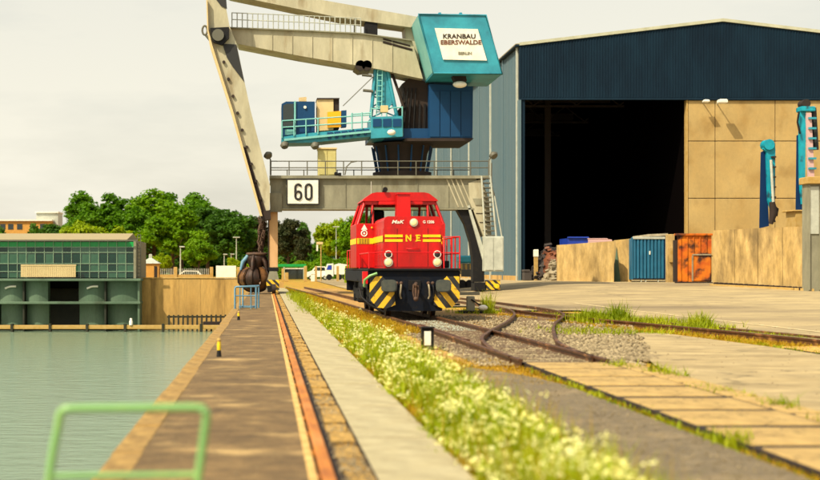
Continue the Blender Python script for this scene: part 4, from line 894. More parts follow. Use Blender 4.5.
part('kerb_block', MB().add([(q0[0]-.4, q0[1]-.7, .3), (q1[0], q1[1]-.7, .3), (q1[0], q1[1]-.5, .3), (q0[0]-.4, q0[1]-.5, .3), (q0[0]-.4, q0[1]-.7, .66), (q1[0], q1[1]-.7, .50), (q1[0], q1[1]-.5, .50), (q0[0]-.4, q0[1]-.5, .66)], [(3, 2, 1, 0), (4, 5, 6, 7), (0, 1, 5, 4), (1, 2, 6, 5), (2, 3, 7, 6), (3, 0, 4, 7)]), m_coping, wb)
# grey silo-like housing at the right edge
ED = 75.5
def ex(px): return W(px, 0, ED)[0]
def ez(py): return W(0, py, ED)[2]
gh = root('grey_housing', (ex(818), ED, .3), 'grey panelled housing with overhanging tan top at the right edge', 'housing')
part('wall', MB().box(ex(808.5), ex(850), ED, ED+.9, 0, ez(184)), m_cranegrey, gh)
part('cap', MB().box(ex(806), ex(853), ED-.3, ED+1.0, ez(184), ez(177), .03), m_coping, gh)
for a, b in ((809.5, 818.5), (820, 829), (830.5, 839.5)): part('panel', MB().box(ex(a), ex(b), ED-.07, ED-.005, ez(234), ez(186.5), .01), m_galv, gh)
for a in (808.6, 819, 829.5): part('pilaster', MB().box(ex(a), ex(a+.8), ED-.12, ED-.005, ez(290), ez(185)), m_cranegrey, gh)
solo('roof_block', MB().box(W(792.5, 0, 79.5)[0], W(806, 0, 79.5)[0], 79.0, 80.5, W(0, 229, 79.5)[2], W(0, 211, 79.5)[2], .05).box(W(792, 0, 79)[0], W(806.5, 0, 79)[0], 78.9, 80.6, W(0, 212, 79.5)[2]+.01, W(0, 210.3, 79.5)[2], .03), m_coping, 'pale concrete block resting on top of the streaked storage wall', 'block')

# material handler arms behind wall B
def arm(pts_blue, pts_aqua, Y, label, extra):
    t = root('loader_arm', (W(pts_blue[0][0], 0, Y)[0], Y, .6), label, 'loader arm', 'loader arms behind the storage wall')
    part('boom', MB().pp(pts_blue, Y+.25, .35), m_armblue, t)
    part('stick', MB().pp(pts_aqua, Y-.1, .33), m_aqua, t)
    extra(t); return t
def ex1(t):
    Y = 92.
    part('pivot', MB().cyl(W(769.5, 144.5, Y-.3), (0, 1, 0), .38, .8, 12), m_aqua, t)
    part('ram', MB().tube([W(771, 160, Y-.3), W(773.5, 206, Y-.3)], .1, 6), m_galv, t)
    part('hose', MB().tube([W(773, 205, Y-.3), W(778, 209, Y-.35), W(777, 216, Y-.3), W(772, 213, Y-.3), W(775, 222, Y-.3)], .06, 5), m_black, t)
    part('grapple', MB().tube([W(772, 202, Y-.3), W(774, 212, Y-.2), W(771, 224, Y-.2)], [.2, .3, .15], 7), m_dkbrown, t)
    for k in range(5): part('clamp', MB().box(W(770, 0, Y)[0], W(774.5, 0, Y)[0], Y-.32, Y-.14, W(0, 158+k*10, Y)[2], W(0, 156.6+k*10, Y)[2]), m_dkbrown, t)
arm([(762.5, 152), (766, 150), (769, 226), (761, 228)], [(763.5, 149), (765, 142.5), (774, 142.5), (775.5, 149), (774.5, 200), (771, 208), (768.5, 200), (767, 152)], 92., 'lower turquoise loader arm folded upright behind the streaked wall', ex1)
def ex2(t):
    Y = 90.
    part('head', MB().box(W(799, 0, Y)[0], W(813, 0, Y)[0], Y-.4, Y+.5, W(0, 112, Y)[2], W(0, 107, Y)[2], .05), m_aqua, t)
    part('top_pin', MB().cyl(W(806.5, 103.5, Y-.3), (0, 1, 0), .3, .8, 12), m_dkbrown, t)
    part('pink_stick', MB().pp([(806.5, 113), (811.5, 113), (814.5, 178), (808.5, 180)], Y-.35, .2), m_pink, t)
    for k in range(6): part('clamp', MB().box(W(806, 0, Y)[0], W(813.5, 0, Y)[0], Y-.5, Y-.36, W(0, 120+k*10, Y)[2], W(0, 118+k*10, Y)[2]), m_teal, t)
    part('ram', MB().tube([W(813.5, 108, Y), W(816, 150, Y)], .2, 7), m_blackp, t)
    part('hose', MB().tube([W(799, 112, Y-.3), W(797.5, 122, Y-.3), W(800, 134, Y-.3)], .07, 5), m_black, t)
arm([(798.5, 135), (804, 133), (804, 210), (797.5, 212)], [(800, 112), (806, 112), (805, 200), (802.5, 204), (800.5, 180)], 90., 'taller turquoise loader arm with faded pink stick at the right edge', ex2)

# scrap heap, posts and bins in the doorway
def scrap(name, cx_, cy_, rx_, ry_, h, n, mat, label):
    r = random.Random(n); mb = MB(); 
    for k in range(n):
        a = r.uniform(0, 6.28); q = r.random()**.5; x_ = cx_+math.cos(a)*rx_*q; y_ = cy_+math.sin(a)*ry_*q; z_ = .6+h*(1-q**1.6)*r.uniform(.55, 1.05)
        s = r.uniform(.08, .36); Mx = Matrix.Rotation(r.uniform(0, 3), 3, 'X') @ Matrix.Rotation(r.uniform(0, 3), 3, 'Z'); d = (s, s*r.uniform(.1, .7), s*r.uniform(.1, .5))
        vs = [Mx @ Vector((i*d[0], j*d[1], l*d[2])) + Vector((x_, y_, z_)) for l in (-1, 1) for i, j in ((-1, -1), (1, -1), (1, 1), (-1, 1))]
        mb.add(vs, [(3, 2, 1, 0), (4, 5, 6, 7), (0, 1, 5, 4), (1, 2, 6, 5), (2, 3, 7, 6), (3, 0, 4, 7)])
    mb.ball((cx_, cy_, .5), 1, 14, 8, (rx_*.85, ry_*.85, h*.8))
    return solo(name, mb, mat, label, 'scrap', kind='stuff')
sx0 = W(551, 0, 106)[0]
scrap('scrap_heap', sx0, 107, 1.5, 2.4, 3.0, 360, m_scrap, 'dark heap of loose scrap metal inside the doorway')
scrap('rusty_scrap', sx0+.2, 106.2, 1.3, 2.0, 3.3, 70, m_scrap3, 'rusty pieces on the upper part of the scrap heap')
scrap('pale_scrap', W(554, 0, 103)[0], 103.2, .65, .8, 1.7, 110, m_scrap2, 'pale rubble spilling beside the end of the push wall')
dp = root('guard_post', (W(536, 0, 106)[0], 106, .7), 'tan guard post with white top standing in the doorway', 'post')
x_ = W(536, 0, 106)[0]
part('shaft', MB().box(x_-.14, x_+.14, 105.9, 106.2, .6, W(0, 257, 106)[2], .02), m_coping, dp)
part('cap', MB().box(x_-.17, x_+.17, 105.85, 106.25, W(0, 257, 106)[2]+.003, W(0, 249.5, 106)[2], .04), m_white, dp)
solo('steel_bin', MB().box(W(524.5, 0, 106)[0], W(531.5, 0, 106)[0], 106, 107, .68, W(0, 272, 106)[2], .04).box(W(524, 0, 106)[0], W(530, 0, 106)[0], 105.95, 106.9, W(0, 272, 106)[2]+.01, W(0, 269.5, 106)[2], .04), m_inner, 'low dark bin beside the left door post of the hall', 'bin')
bb = root('blue_skip', (W(580, 0, 106)[0], 106, .7), 'bright blue skip showing above the long push wall', 'skip')
part('side', MB().pp([(568, 282), (568, 238), (588, 239), (588, 282)], 106, .1), m_bluebin, bb)
part('rim', MB().box(W(567.6, 0, 106)[0], W(588.5, 0, 106)[0], 105.85, 106.15, W(0, 238.3, 106)[2], W(0, 236.8, 106)[2], .03), m_bluebin, bb)
part('side', MB().box(W(567.8, 0, 106)[0], W(568.6, 0, 106)[0], 106.15, 109, .7, W(0, 238.3, 106)[2]), m_bluebin, bb)
rb = root('rusty_beams', (W(602, 0, 107)[0], 107, .7), 'stack of pinkish rusty beams lying behind the push wall', 'beams')
for k in range(4): part('beam', MB().box(W(588+k, 0, 107)[0], W(612-k, 0, 107)[0], 107+k*.35, 107.3+k*.35, .7, W(0, 239.5-.7*(k % 3), 107)[2], .03), m_pink if k % 2 == 0 else m_scrap3, rb)

# ================================================================ PORTAL CRANE
KY_ = 85.0
crn = root('harbour_crane', W(375, 294, KY_), 'huge harbour portal crane with teal slewing house, number board and beige jib', 'crane')
def P_(name, px, dy, dep, mat, label=None, parent=None): return part(name, MB().pp(px, KY_+dy, dep), mat, parent or crn, label)
def B_(mb, x0, x1, y0, y1, dy, dep, bev=.0):
    a = W(x0, y1, KY_+0); b = W(x1, y0, KY_+0); return mb.box(a[0], b[0], KY_+dy, KY_+dy+dep, a[2], b[2], bev)
# portal beam with haunch to the right leg
P_('portal_beam', [(270.5, 178.5), (476, 178.5), (482, 196), (474, 208), (270.5, 208)], 0, 1.6, m_cranegrey)
P_('beam_flange', [(269.5, 175.5), (489, 175.5), (489, 178.4), (269.5, 178.4)], -.25, 2.2, m_cranegrey)
P_('beam_flange', [(270, 208.1), (474, 208.1), (474, 209.6), (270, 209.6)], -.12, 1.9, m_cranegrey)
P_('rear_beam', [(270.5, 178.5), (476, 178.5), (478, 205), (270.5, 205)], 6.2, 1.2, m_cranegrey)
part('deck', MB().box(W(270, 0, KY_)[0], W(489, 0, KY_)[0], KY_+1.95, KY_+7.6, W(0, 178.2, KY_)[2], W(0, 177, KY_)[2]), m_cranegrey, crn)
for a in (345, 381, 417, 448): B = MB(); B_(B, a, a+.7, 178.8, 207.9, -.05, .048); part('web_stiffener', B, m_cranegrey, crn)
for k in range(4): P_('diagonal_bar', [(446+k*4.6, 179), (447.4+k*4.6, 179), (461.4+k*4.6-2, 207.5), (460+k*4.6-2, 207.5)], -.07, .065, m_boom)
P_('bracket_plate', [(269.6, 193), (282, 193), (282, 212), (270.2, 212)], -.2, .18, m_cranegrey)
# number board
bo = P_('number_board', [(286.6, 178.9), (319.4, 178.9), (319.4, 205), (286.6, 205)], -.32, .1, m_blackp)
part('board_face', MB().pp([(287.8, 180.2), (318.2, 180.2), (318.2, 203.6), (287.8, 203.6)], KY_-.36, .035), m_white, bo)
def strokes(name, segs, wd, parent, Y):                              # narrow sign digits as strokes
    mb = MB()
    for s_ in segs: mb.tube([W(x, y, Y) for x, y in s_], wd, 4)
    return part(name, mb, m_blackp, parent)
def ell(cx_, cy_, rx_, ry_, a0, a1, n=16): return [(cx_+rx_*math.cos(R(a0+(a1-a0)*i/n)), cy_-ry_*math.sin(R(a0+(a1-a0)*i/n))) for i in range(n+1)]
six = ell(298.2, 187.6, 2.9, 3.2, 20, 180)+[(295.3, 192), (295.3, 196)]+ell(298.2, 196, 2.9, 3.3, 180, 360)+ell(298.2, 194.4, 2.9, 2.9, 0, 170)
zero = ell(308.6, 187.6, 2.9, 3.2, 0, 180)+ell(308.6, 196, 2.9, 3.3, 180, 360)+[(311.5, 187.6)]
strokes('digit_six', [six], .075, bo, KY_-.38); strokes('digit_zero', [zero], .075, bo, KY_-.38)
# left leg, slim tan pylons front and rear
for dy in (0, 6.2):
    B = MB(); B_(B, 269.2, 277.8, 209.7, 267.5, dy+.1, .62, .02); lg = part('leg', B, m_legtan, crn)
    B = MB(); B_(B, 268.2, 269.1, 209.7, 267.5, dy+.05, .72); part('leg_flange', B, m_dkbrown, lg)
    B = MB(); B_(B, 267.6, 278.6, 267.6, 271.2, dy-.0, .82, .03); part('leg_foot', B, m_black, lg)
    P_('bogie', [(266, 290), (267.5, 279), (269.5, 271.3), (277, 271.3), (278.8, 279), (279.3, 290)], dy-.35, 1.5, m_cranegrey)
    B = MB(); B_(B, 266.4, 279.2, 279.8, 287.6, dy-.42, .06, .01); part('hazard_plate', B, m_haz_b, crn)
    for yy_ in (-.6, 1.1):
        part('wheel', MB().cyl((.5-.12, KY_+dy+yy_, .36), (1, 0, 0), .3, .26, 16), m_dkbrown, crn)
B = MB(); B_(B, 267.5, 275, 285.5, 292, -.55, .5, .03); part('rail_sweeper', B, m_black, crn)
part('sill_beam', MB().box(.25, .75, KY_+.8, KY_+6.3, .75, 1.15, .02), m_cranegrey, crn)
# right legs: dark curved struts sweeping from the haunch down to the bogie
for dy in (0.1, 6.2):
    out = [(457, 209.7), (470.5, 209.7), (482, 244), (484, 262), (484.5, 282), (473, 282), (473, 260), (470.5, 242), (465, 224)]
    P_('leg', out, dy, .9, m_black if dy < 1 else m_dkbrown)
P_('leg_stay', [(467.5, 206), (469.5, 205), (485, 252), (485, 262), (483.2, 262)], -.12, .2, m_galv)
P_('haunch', [(468.5, 183), (482, 179), (489, 200), (491.5, 236.4), (483.5, 236.4), (474, 212), (470, 203)], -.09, 1.5, m_boom)
P_('haunch_plate', [(472.8, 198.5), (483, 198.5), (487.5, 205), (475.5, 205)], -.15, .058, m_cranegrey)
for k_ in (213, 222, 230): P_('haunch_seam', [(476+(k_-213)*.4, k_), (489.5, k_), (489.5, k_+.7), (476+(k_-213)*.4, k_+.7)], -.12, .028, m_dkbrown)
B = MB(); B_(B, 474, 485, 282.3, 291, -.2, 1.4, .05); part('bogie', B, m_black, crn)
B = MB(); B_(B, 486, 499.5, 280, 290, -.25, .7, .04); bg_ = part('bogie_guard', B, m_haz_b, crn)
part('buffer', MB().cyl(W(497, 286, KY_-.6), (0, 1, 0), .16, .35, 10), m_ypost, crn)
part('sill_beam', MB().box(W(476, 0, KY_)[0], W(482, 0, KY_)[0], KY_+1.2, KY_+6.4, 1.1, 1.6, .02), m_black, crn)
B = MB(); B_(B, 482.5, 501.8, 236.5, 271.4, -.65, .9, .04); sb = part('switch_cabinet', B, m_galv, crn)
for a in (483.5, 493): B = MB(); B_(B, a, a+7.8, 238, 270, -.69, .035, .01); part('door', B, m_galv, sb)
# stair tower between cabinet and deck
st = []
for k in range(13):
    f = k/12; xa = 478+f*4.5+2; B = MB(); B_(B, 482+f*3.2, 491+f*4.4, 178+f*57, 179.1+f*57, -.45, .75); part('stair_tread', B, m_dkrail, crn)
part('stair_string', MB().tube([W(481.6, 176, KY_-.5), W(485, 236, KY_-.5)], .07, 5), m_galv, crn)
part('stair_string', MB().tube([W(490.5, 176, KY_-.5), W(496.2, 236, KY_-.5)], .07, 5), m_galv, crn)
part('stair_handrail', MB().tube([W(494.5, 196, KY_-.5), W(502, 238, KY_-.5)], .05, 5), m_galv, crn)
part('stair_handrail', MB().tube([W(491.5, 163, KY_-.5), W(491.5, 186, KY_-.5), W(494.5, 196, KY_-.5)], .045, 5), m_dkrail, crn)
for dy in (-.2, 7.4):                                               # deck railings
    for yr in (161.5, 168): part('deck_rail', MB().tube([W(270.5, yr, KY_)[:1]+(KY_+dy,)+W(0, yr, KY_)[2:], W(489, yr, KY_)[:1]+(KY_+dy,)+W(0, yr, KY_)[2:]], .035, 5), m_dkrail, crn)
    for k in range(13):
        xq = W(271+k*18.1, 0, KY_)[0]
        if abs(xq-W(379, 0, KY_)[0]) < .3: continue
        part('rail_post', MB().tube([(xq, KY_+dy, W(0, 175.4, KY_)[2]), (xq, KY_+dy, W(0, 161, KY_)[2])], .04, 5), m_dkrail, crn)
part('rail_hoop', MB().tube([W(345, 175, KY_-.2), W(346.5, 167, KY_-.2), W(351, 162.5, KY_-.2), W(357, 161.2, KY_-.2)], .045, 5), m_dkrail, crn)
B = MB(); B_(B, 318.5, 336.8, 148.8, 175.3, .5, 1.2, .03); yc = part('yellow_cabinet', B, m_ycab, crn)
B = MB(); B_(B, 317.9, 337.4, 147, 148.7, .4, 1.4, .02); part('cabinet_top', B, m_cream, yc)
for a in (319.5, 328.2): B = MB(); B_(B, a, a+7.8, 150.5, 174, .46, .035, .005); part('door', B, m_ycab, yc)
for px_f, py_f in ((267, 155), (492.5, 155)):
    fl = part('floodlight', MB().tube([W(px_f, py_f-2.2, KY_-.3), W(px_f+.8, py_f, KY_-.4), W(px_f+2, py_f+1.6, KY_-.5)], [.12, .3, .24], 10), m_dkrail, crn)
    part('bracket', MB().tube([W(px_f+1, py_f, KY_-.2), W(270.5 if px_f < 300 else 489, 160, KY_-.2), W(270.5 if px_f < 300 else 489, 175, KY_-.2)], .05, 5), m_dkrail, fl)
for a, b in ((336, 173.3), (339.5, 174)): B = MB(); B_(B, a-1.6, a+1.6, b-1, b+2, -.3, .6, .03); part('deck_fitting', B, m_black, crn)
# slewing column, turntable and machinery house
cc = W(402, 0, KY_+3.8)[0]; cy0 = KY_+3.8
zz = lambda py: W(0, py, KY_)[2]
sl = part('slewing_column', MB().tube([(cc, cy0, zz(177)), (cc, cy0, zz(170)), (cc, cy0, zz(150)), (cc, cy0, zz(139))], [1.7, 1.55, 1.7, 2.05], 24), m_dkbrown, crn)
part('turntable', MB().cyl((cc, cy0, zz(177)), (0, 0, 1), 2.0, .55, 28), m_dkbrown, sl)
for k in range(14):
    a = k*2*math.pi/14; part('column_rib', MB().tube([(cc+1.7*math.cos(a), cy0+1.7*math.sin(a), zz(172)), (cc+2.05*math.cos(a), cy0+2.05*math.sin(a), zz(142))], .06, 4), m_blue, sl)
P_('machinery_base', [(371, 128.5), (434, 128.5), (434, 138.5), (371, 138.5)], .8, 5, m_blue)
P_('machinery_house', [(429, 84), (473, 86.5), (472.5, 138), (429, 138)], .6, 5.2, m_blue, label='deep blue sheet metal house')
for k in range(4): B = MB(); B_(B, 431+k*10.5, 440.6+k*10.5, 90, 136, .54, .055, .01); part('house_sheet', B, m_blue, crn)
P_('house_skirt', [(405, 138.2), (474, 138.2), (471, 141), (405, 141)], .5, 5.2, m_dkbrown)
P_('winch_frame', [(402, 84), (412, 76), (430, 84), (430, 139), (396, 139), (398, 110), (407, 100)], 1.2, 3.4, m_dkbrown)
for k in range(5): P_('winch_slat', [(404+k*5, 104), (406+k*5, 104), (405+k*5, 136), (403+k*5, 136)], 1.05, .14, m_black)
# teal cab platform to the left
P_('platform', [(281.5, 137), (305, 133.5), (371, 127.5), (371, 136.5), (312, 142.5), (281.5, 143.2)], .4, 2.6, m_teal)
P_('platform_beam', [(284, 138.8), (371, 130.5), (371, 132.5), (284, 141)], .2, .19, m_teall)
P_('platform_panel', [(371, 117), (402.5, 116), (402.5, 136.5), (371, 138.5)], .2, 3.2, m_teal)
for k in range(3): P_('panel_inset', [(373+k*10, 119), (381.4+k*10, 118.7), (381.4+k*10, 126.5), (373+k*10, 127)], .14, .055, m_blue)
for k in range(6): P_('bracket', [(327+k*7.2, 132.5-k*.6), (333+k*7.2, 132-k*.6), (331+k*7.2, 139-k*.8), (328.5+k*7.2, 139.4-k*.8)], .28, .11, m_blue)
cabp = P_('driver_cab', [(281.6, 136), (281.6, 104), (286, 101.6), (314.8, 101.6), (314.8, 134), (297, 136)], .6, 2.2, m_blue)
part('window', MB().pp([(283, 128), (283, 105.5), (286.5, 103.8), (293.5, 103.8), (293.5, 128)], KY_+.55, .045), m_glassd, cabp)
part('lower_window', MB().pp([(285, 135), (285, 129.5), (293.5, 129.5), (293.5, 134)], KY_+.55, .045), m_teall, cabp)
part('frame', MB().pp([(294, 136), (294, 101.2), (295.8, 101.2), (295.8, 136)], KY_+.5, .095), m_teall, cabp)
part('roof_box', MB().pp([(299, 101.4), (299, 97.6), (306.5, 97), (306.5, 101.4)], KY_+.9, .8), m_cream, cabp)
part('lamp', MB().cyl(W(305, 107.2, KY_+.5), (0, 1, 0), .1, .1, 8), m_white, cabp)
for x0_, x1_, m1 in ((317, 333.2, m_cream),):
    P_('equipment_box', [(317, 131), (317, 99.5), (333.4, 99.5), (333.4, 130)], .9, 1.6, m1)
    P_('box_side', [(333.5, 129.5), (333.5, 99.2), (339.2, 99.2), (339.2, 128.5)], 1.0, 1.5, m_dkbrown)
    P_('box_lid', [(316.5, 99.4), (317, 98), (339.8, 98), (339.4, 99.1)], .8, 1.8, m_dkbrown)
P_('yellow_panel', [(327.5, 127.5), (327.5, 112), (341, 111), (341, 127)], .62, .25, m_yelbox)
P_('control_box', [(341.4, 127), (341.4, 110.6), (346.5, 110.2), (346.5, 126.5)], .6, .8, m_blue)
for x0_, y0_, x1_, y1_ in ((282, 121, 371, 115), (282, 127.5, 371, 121.8), (371, 109, 403, 107.5), (351, 114.6, 371, 113)):
    part('platform_rail', MB().tube([W(x0_, y0_, KY_+.35), W(x1_, y1_, KY_+.35)], .045, 5), m_teall, crn)
for x0_, y0_, y1_ in ((282, 121, 138), (294, 120, 136), (306, 119.4, 135), (318, 118.6, 134), (352, 113, 130), (362, 112.5, 129), (371.3, 107.5, 136), (386.5, 108, 117), (402.3, 106.5, 136.5)):
    part('rail_post', MB().tube([W(x0_, y0_, KY_+.33), W(x0_, y1_, KY_+.33)], .05, 5), m_teall, crn)
for px_f, py_f in ((284.5, 143.8), (315, 144.3)):
    part('work_light', MB().tube([W(px_f-1, py_f-1, KY_+.3), W(px_f, py_f+1, KY_+.2), W(px_f+.4, py_f+3.6, KY_+.1)], [.15, .3, .22], 10), m_dkrail, crn)
part('work_light', MB().ball(W(391.5, 132.5, KY_-.1), .24, 10, 6, (1.2, .7, .8)), m_white, crn)
# lattice A-frame
def strut(name, a, b, r=.07, dy=.6, mat=None, dz=0): return part(name, MB().tube([W(a[0], a[1], KY_+dy), W(b[0], b[1], KY_+dy+dz)], r, 5), mat or m_teal, crn)
for dy in (.7, 2.6):
    strut('frame_leg', (371, 118), (376, 63), .13, dy); strut('frame_leg', (397, 117), (386, 63), .13, dy)
    P_('frame_plate', [(374.5, 84), (375, 64), (387, 63), (389.5, 84), (392, 104), (386, 112), (378, 108)], dy, .08, m_teal)
    for k in range(5):
        f0, f1 = k/5, (k+1)/5
        strut('brace', (371+5*f0, 118-55*f0), (397-11*f1, 117-54*f1), .05, dy+.12); strut('brace', (397-11*f0, 117-54*f0), (371+5*f1, 118-55*f1), .05, dy+.12)
P_('frame_head', [(355, 66.5), (357, 62.5), (372, 61.5), (388, 60.8), (389, 66), (375, 68), (360, 70)], .5, 2.4, m_dkrail)
part('sheave', MB().cyl(W(360.5, 65.5, KY_+.3), (0, 1, 0), .34, .2, 16), m_dkbrown, crn)
part('sheave', MB().cyl(W(367, 65.5, KY_+.3), (0, 1, 0), .34, .2, 16), m_dkbrown, crn)
for a, b in (((362, 75), (372, 76)), ((363, 90.5), (373, 91.5))): strut('step_iron', a, b, .1, .5, m_dkrail)
strut('stay_rope', (343, 106), (374, 76), .03, .5, m_dkrail); strut('mast_tube', (355, 18), (354, 62), .08, .5, m_dkrail)
strut('mast_tube', (369, 45), (369, 62), .12, .5, m_dkrail); strut('mast_tube', (382, 38), (384, 61), .2, .9, m_dkrail)
strut('rear_stay', (388, 62), (404, 108), .1, .9, m_dkbrown); strut('rear_stay', (384, 70), (397, 117), .09, 2, m_dkbrown)
strut('pendant', (383, 42), (412, 50), .08, .3, m_dkbrown); strut('pendant', (383, 39), (410, 46), .06, .3, m_dkbrown)
B = MB(); B_(B, 381, 388.5, 105, 112, .25, .4, .03); part('junction_box', B, m_cream, crn)
for k in range(9): strut('ladder_rung', (376.5+k*.15, 112-k*5.2), (382+k*.1, 112-k*5.2), .035, .5, m_teall)
for dx_ in (0, 5.2): strut('ladder_rail', (376.5+dx_, 116), (377.8+dx_*.9, 66), .04, .5, m_teall)
for k in range(3): strut('luffing_rope', (362+k*3, 62), (300-k*6, 34), .03, .9+k*.4, m_dkrail)
for k in range(4): strut('cable', (404+k*4, 88), (398+k*5, 137), .05, .98, m_black)
# jib: main girder, tie beam, hanging boom
P_('main_girder', [(229, 28.2), (300, 31), (360, 34), (412, 41), (423, 79), (408, 76), (380, 69.5), (350, 64.4), (300, 56), (238, 44)], .3, 2.4, m_boom)
P_('girder_flange', [(229, 27), (300, 29.8), (360, 32.8), (412, 39.8), (412, 40.9), (360, 33.9), (300, 30.9), (229, 28.1)], .1, 2.8, m_cranegrey)
for k in range(8): 
    xq = 252+k*20; yt = np.interp(xq, [229, 300, 360, 412], [28.6, 31.4, 34.4, 41.4]); yb_ = np.interp(xq, [238, 300, 350, 380, 408], [43.6, 55.6, 64, 69, 75.6])
    P_('web_joint', [(xq, yt), (xq+.45, yt), (xq+.45, yb_), (xq, yb_)], .25, .048, m_boom)
P_('tie_beam', [(150, -40), (170, -44), (307, -2.6), (418, 17), (411, 27.5), (340, 17.8), (300, 9.5), (230, -5)], .5, 2.0, m_boom)
P_('girder_box', [(365.2, 21), (377.6, 22.6), (377.6, 35.6), (365.2, 34.2)], .6, 1.2, m_black)
P_('lever_arm', [(404, 22), (415, 17), (420, 70), (408, 62)], 1.0, 1.8, m_boom)
for k in range(26):
    xq = 232+k*5.15; yb_ = np.interp(xq, [229, 300, 360, 412], [27, 29.8, 32.8, 39.8])
    part('jib_rail_post', MB().tube([W(xq, yb_, KY_+.2), W(xq, yb_-14.6, KY_+.2)], .035, 4), m_galv, crn)
for h_ in (14.2, 7.5): part('jib_rail', MB().tube([W(x, np.interp(x, [229, 300, 360], [27, 29.8, 32.8])-h_, KY_+.2) for x in (232, 300, 361)], .03, 4), m_galv, crn)
hb = P_('hanging_boom', [(196, -45), (216, -45), (229.5, 26), (236.5, 44), (250.5, 110), (270, 186), (269.5, 214), (262.5, 216), (233.5, 112), (212, 44), (208.5, 30), (207.5, 2)], -1.6, 1.5, m_boom)
part('boom_flange', MB().pp([(206.2, 0), (207.4, 0), (208.4, 30), (211.9, 44), (233.4, 112), (262.4, 216), (260.2, 216), (231.2, 113), (209.6, 45), (207.2, 31)], KY_-1.95, 2.1), m_cream, hb)  # cream colour paints the lit left face of the boom
part('boom_shade_patch', MB().pp([(222.5, 44), (236.2, 44.5), (244.2, 82), (232, 66), (227, 58)], KY_-1.66, .05), m_blackp, hb)  # flat dark patch paints shadow onto the boom face
part('boom_shade_patch', MB().pp([(213.5, -4), (226, -4), (227, 9), (221, 6)], KY_-1.66, .05), m_blackp, hb)  # second painted shadow patch, near the boom top
part('boom_shaded_edge', MB().pp([(242, 146), (246, 148), (266.4, 213), (262.6, 213.5)], KY_-1.66, .05), m_dkbrown, hb)  # dark strip paints the shaded side of the boom
for k in range(9): part('bolt', MB().cyl(W(223.8+k*4.6, 62+k*17, KY_-1.75), (0, 1, 0), .1, .14, 8), m_dkbrown, hb)
hc = part('hinge_block', MB().pp([(210, 28), (229, 27), (229, 38), (222, 45), (213, 42)], KY_-1.95, 2.4), m_black, hb)
part('hinge_pin', MB().cyl(W(218, 35, KY_-2.1), (0, 1, 0), .38, 2.6, 16), m_dkrail, hc)
part('rope_guard', MB().tube([W(x, y, KY_-1.2) for x, y in ell(204.8, 30.5, 2.6, 4.6, 0, 360, 16)], .07, 5), m_dkrail, hb)
part('rope_guard', MB().tube([W(206, 35.5, KY_-1.2), W(210.5, 41, KY_-1.2), W(214, 41.5, KY_-1.2)], .09, 5), m_dkrail, hb)
part('boom_head', MB().pp([(259.5, 212), (270.3, 210), (270.8, 219), (262, 220.5)], KY_-1.75, 1.8), m_dkbrown, hb)
# counterweight box with its sign
cwv = [(418.7, 14.4), (486, 15.5), (502.3, 74.2), (433.7, 73.4)]
cwb = part('counterweight', MB().prism([W(x, y, 82.0) for x, y in cwv], (0, 5.6, 0)), m_teal, crn)
part('face_rim', MB().tube([W(x, y, 81.98) for x, y in cwv], .07, 4, closed=True), m_teal, cwb)
part('side_plate', MB().prism([W(418.0, 16.6, 82.2), W(433.0, 72.2, 82.2), W(432.7, 72.2, 82.2), W(417.7, 16.6, 82.2)], (0, 5.2, 0)), m_teall, cwb)
sgn = part('sign_board', MB().prism([W(434.7, 28.2, 81.9), W(477.8, 29.2, 81.9), W(487, 60.6, 81.9), W(443.2, 59.6, 81.9)], (0, .06, 0)), m_white, cwb)
for s_, x_, y_, sz, mm in (('KRANBAU', 459.2, 36.6, .40, m_dkbrown), ('EBERSWALDE', 460.9, 42.6, .38, m_scrap3), ('BERLIN', 465, 53.5, .24, m_cranegrey)):
    o = text('sign_lettering', s_, sz, W(x_, y_, 81.88), mm, sgn, .01, sx=1.12, bold=.008)
for a in (438, 459): part('lifting_lug', MB().pp([(a, 15), (a+.6, 12.6), (a+3, 12.6), (a+3.6, 15)], 83, .3), m_teal, cwb)
wl_ = part('counterweight_lamp', MB().pp([(452, 74.5), (465.5, 74.5), (467, 81), (456, 82.5)], 83, .8), m_dkbrown, cwb)
part('lamp_glass', MB().ball(W(459.8, 84.6, 82.8), .36, 12, 8, (1.25, .8, .6)), m_white, wl_)

# ropes, chains and grab
gr = root('orange_peel_grab', W(257, 292, 86.6), 'dark rusty orange peel grab hanging on chains above the quay edge', 'grab')
GYY = 85.6
def gw(x, y, d=0): p = W(x, y, GYY); return (p[0], p[1]+d, p[2])
for k in range(4):
    xo = 259.0+k*1.9; part('rope', MB().tube([gw(xo+2, 216, .2*(k % 2)), gw(xo, 236, .2*(k % 2)), gw(259+k*.9, 258, .2*(k % 2))], .035, 5), m_rope, gr)
mb = MB(); r_ = random.Random(5)
for k in range(58):                                                  # clumps of chain links round the ropes
    f = k/58; c = gw(262.3-f*2.2+r_.uniform(-2.3, 2.3), 217+f*40, r_.uniform(-.2, .3)); a = r_.uniform(0, 3.1)
    ring = [(c[0]+.10*math.cos(q)*math.cos(a), c[1]+.10*math.cos(q)*math.sin(a), c[2]+.17*math.sin(q)) for q in [i*math.pi/3 for i in range(6)]]
    mb.tube(ring, .04, 4, closed=True)
part('chain', mb, m_rope, gr, kind='stuff')
hd = part('grab_head', MB().tube([gw(256.8, 252), gw(256.8, 254), gw(256.8, 258), gw(256.6, 264), gw(256.6, 268)], [.2, .55, .7, .55, .45], 14), m_grabm, gr)
part('head_ring', MB().tube([(gw(256.8, 254)[0]+.62*math.cos(q), GYY+.62*math.sin(q), gw(0, 254)[2]) for q in [i*math.pi/6 for i in range(12)]], .1, 5, closed=True), m_rope, hd)
cxg = gw(255, 0)[0]
